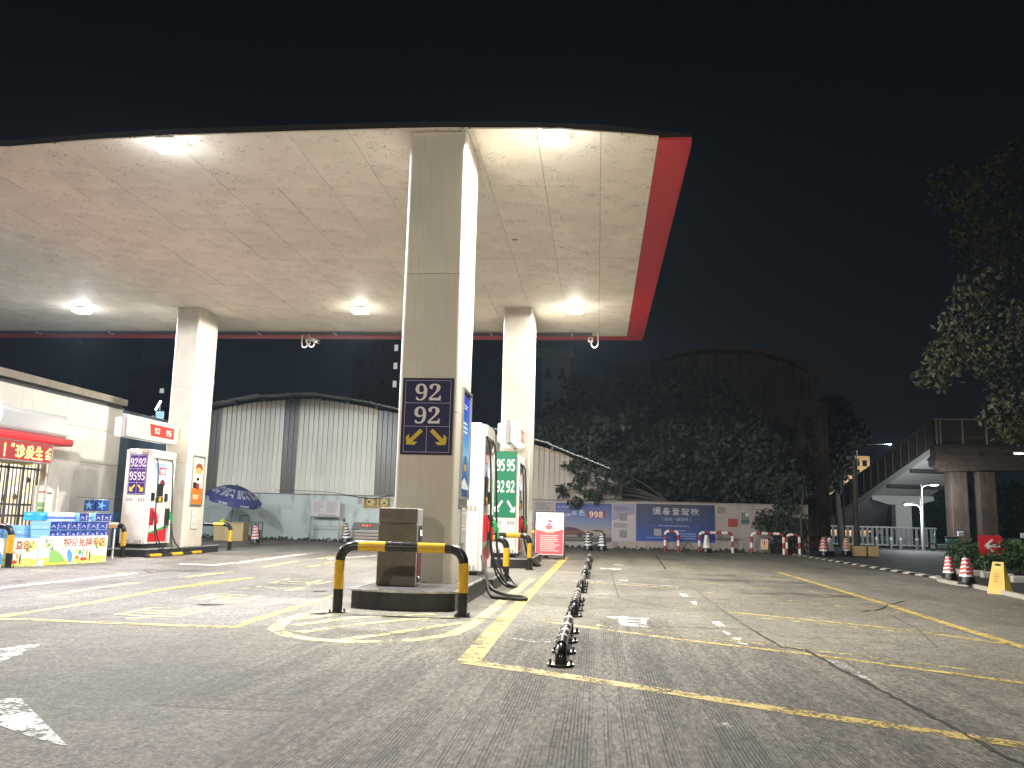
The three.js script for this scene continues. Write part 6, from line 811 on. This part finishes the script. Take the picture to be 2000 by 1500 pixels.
function scooter(label, p, turn, c) {
  const t = thing('scooter', label, 'scooter', p, turn); const bm = std(c, 0.35);
  for (const x of [-0.62, 0.62]) { const w = mesh('wheel', new THREE.TorusGeometry(0.19, 0.055, 10, 24).translate(x, 0.245, 0), M.rubber, t); mesh('rim', cyl(0.13, 0.13, 0.06, 0, 0, 0, 16).rotateX(Math.PI / 2).translate(x, 0.245, 0), M.steel, w); }
  mesh('rear_body', rbox(0.75, 0.34, 0.3, 0.1, -0.42, 0.55, 0, 3), bm, t); mesh('footboard', rbox(0.6, 0.1, 0.3, 0.03, 0.12, 0.32, 0), bm, t); mesh('front_shield', rbox(0.14, 0.62, 0.38, 0.06, 0.48, 0.65, 0, 3).rotateZ(0.0), bm, t); mesh('seat', rbox(0.72, 0.11, 0.27, 0.05, -0.4, 0.78, 0), M.black, t); mesh('fork', bar(V(0.62, 0.25, 0), V(0.45, 0.98, 0), 0.03), M.steel, t); mesh('handlebar', bar(V(0.42, 1.02, -0.32), V(0.42, 1.02, 0.32), 0.018), M.black, t); mesh('headlight', new THREE.SphereGeometry(0.07, 14, 10).translate(0.55, 0.9, 0), M.glass, t); mesh('luggage_box', rbox(0.34, 0.3, 0.38, 0.05, -0.86, 0.98, 0), M.grey, t); for (const s of [-1, 1]) mesh('mirror', rbox(0.02, 0.08, 0.11, 0.01, 0.4, 1.2, s * 0.3), M.black, t); return t;
}
{ const p = W(1845, 1068, -52.5); scooter('dark green scooter with grey box parked by bridge pillar', [p.x, -0.03, -52.5], 2.9, lin(0.05, 0.12, 0.1)); const q = W(1738, 1052, -59.6); scooter('teal scooter parked by the white stair pier', [q.x, -0.03, -59.6], 0.5, lin(0.06, 0.2, 0.2)); const s = W(1972, 1062, -53); scooter('pale scooter parked behind the red arrow sign', [s.x, -0.03, -53.3], 2.6, lin(0.4, 0.4, 0.42)); }
{
  const mk = (label, px, py, z, n, spread, seed, base) => { const c = [], r = rng(seed), p0 = W(px, py, z); for (let i = 0; i < 18; i++) c.push([p0.x + (r() - 0.5) * spread, p0.y + (r() - 0.5) * spread * 0.5, z + (r() - 0.5) * 3, 1.0, 0.7, 1.0]); tree(label, [p0.x, -0.03, z], [Math.max(1.5, p0.y)], 0.2, c, n, 0.42, seed, [[0.05, 0.1, 0.025], [0.07, 0.13, 0.03], [0.04, 0.08, 0.02]]); };
  mk('bright green street tree lit behind the double-arm lamp', 1860, 985, -74, 3600, 6.5, 301); mk('green street tree seen between the bridge pillars', 1905, 985, -78, 3000, 5, 302); mk('dark street tree beyond the bridge, above red arrow sign', 1985, 1000, -72, 3600, 7, 303);
  const hc = [], r = rng(13); for (let i = 0; i < 40; i++) hc.push([24 + r() * 24, 0.7 + r() * 0.7, -80 + r() * 2, 1.0, 0.5, 0.9]); const h = thing('street_hedge', 'long clipped hedge running along the far street', 'hedge', [34, 0, -79]); mesh('stems', hc.slice(0, 12).map((c) => bar(V(c[0] - 34, 0, c[2] + 79), V(c[0] - 34, c[1], c[2] + 79), 0.03, 5)), M.trunk, h); mesh('foliage', leaves(hc.map((c) => [c[0] - 34, c[1], c[2] + 79, c[3], c[4], c[5]]), 5000, 0.3, 14, [[0.05, 0.1, 0.03], [0.04, 0.08, 0.02]]), leafM, h);
}
// far buildings: dark blocks with windows, only a few of them lit
function tower(label, x0, x1, top, z, cols, rows, lit, c, ybase = 6) {
  const t = thing('apartment_tower', label, 'building', [(x0 + x1) / 2, -0.03, z]), w = x1 - x0; mesh('wall', bx(-w / 2, w / 2, 0, top, -14, 0), std(c, 0.9), t); mesh('roof_parapet', bx(-w / 2 - 0.3, w / 2 + 0.3, top + 0.001, top + 0.8, -14.3, 0.3), std(c, 0.9), t);
  const ww = w / cols * 0.3, hh = (top - ybase) / rows * 0.36, dm = std(lin(0.01, 0.012, 0.015), 0.2), lm = glow(lin(0.95, 0.98, 1), 0.35), g = bx(-ww / 2, ww / 2, 0, hh, 0.002, 0.06), f = bx(-ww / 2 - 0.15, ww / 2 + 0.15, -0.2, -0.02, 0.002, 0.3);
  for (let r = 0; r < rows; r++) for (let k = 0; k < cols; k++) { const px = -w / 2 + (k + 0.5) * w / cols, py = ybase + (r + 0.25) * (top - ybase) / rows; const m = mesh('window', g, lit.some(([a, b]) => a === k && b === r) ? lm : dm, t); m.position.set(px, py, 0); const s = mesh('sill', f, std2(c), m); void s; }
}
function std2(c) { return std2.m ??= std(c, 0.9); }
tower('dark apartment tower behind the store roof', W(-60, 700, -110).x, W(170, 700, -110).x, 34, -110, 7, 10, [[2, 8], [4, 9]], lin(0.05, 0.055, 0.07));
tower('dark apartment tower rising behind the lit pale blue banner', W(230, 700, -120).x, W(335, 700, -120).x, W(230, 722, -120).y, -120, 4, 8, [[3, 6]], lin(0.05, 0.055, 0.07));
tower('dark apartment tower with a column of lit windows above the shed', W(690, 700, -130).x, W(785, 700, -130).x, 40, -130, 4, 12, [[3, 7], [3, 6], [3, 5]], lin(0.05, 0.055, 0.065));
tower('pale low block faintly seen behind the tree top', W(1058, 700, -62).x, W(1112, 700, -62).x, W(1058, 700, -62).y, -62, 2, 4, [], lin(0.20, 0.22, 0.25));
{ // distant floodlit building beyond the stairs
  const p = W(1655, 915, -140), t = thing('floodlit_building', 'distant warm floodlit building seen past the stairs', 'building', [p.x, -0.03, -140]); const wm = std(lin(0.5, 0.44, 0.36), 0.8); mesh('lower_block', bx(-5, -0.3, 0, p.y - 1.2, -6, 0), wm, t); mesh('tower_block', bx(-0.29, 3.4, 0, p.y + 2, -6, 0), wm, t);
  for (let k = 0; k < 5; k++) for (let i = 0; i < 3; i++) mesh('window', bx(0.1 + i * 1.1, 0.75 + i * 1.1, p.y - 5.4 + k * 1.45, p.y - 4.5 + k * 1.45, 0.002, 0.05), M.darkGlass, t); for (let i = 0; i < 4; i++) mesh('window', bx(-4.7 + i * 1.1, -4 + i * 1.1, p.y - 3.2, p.y - 2.2, 0.002, 0.05), M.darkGlass, t);
  const f = thing('added_floodlight', 'added ground floodlight washing the distant warm building', 'lamp', [p.x - 0.5, -0.03, -128]); mesh('housing', rbox(0.5, 0.4, 0.3, 0.04, 0, 0.5, 0), M.grey, f); mesh('stand', bx(-0.1, 0.1, 0, 0.3, -0.1, 0.1), M.grey, f); mesh('lens', bx(-0.2, 0.2, 0.35, 0.65, -0.17, -0.152), glow(lin(1, 0.75, 0.48), 2), f);  // floodlight and fixture added to brighten the facade, no such lamp seen
  const l = new THREE.SpotLight(lin(1, 0.72, 0.44), 900, 0, 0.75, 0.4, 2); l.position.set(0, 0.6, -0.25); l.target.position.set(0, p.y - 2, -12); l.castShadow = true; f.add(l, l.target);
}
scene.fog = new THREE.FogExp2(0xa2bad0, 0.00042);          // thin night haze: far blocks and trees sink into it
renderer.render(scene, camera);
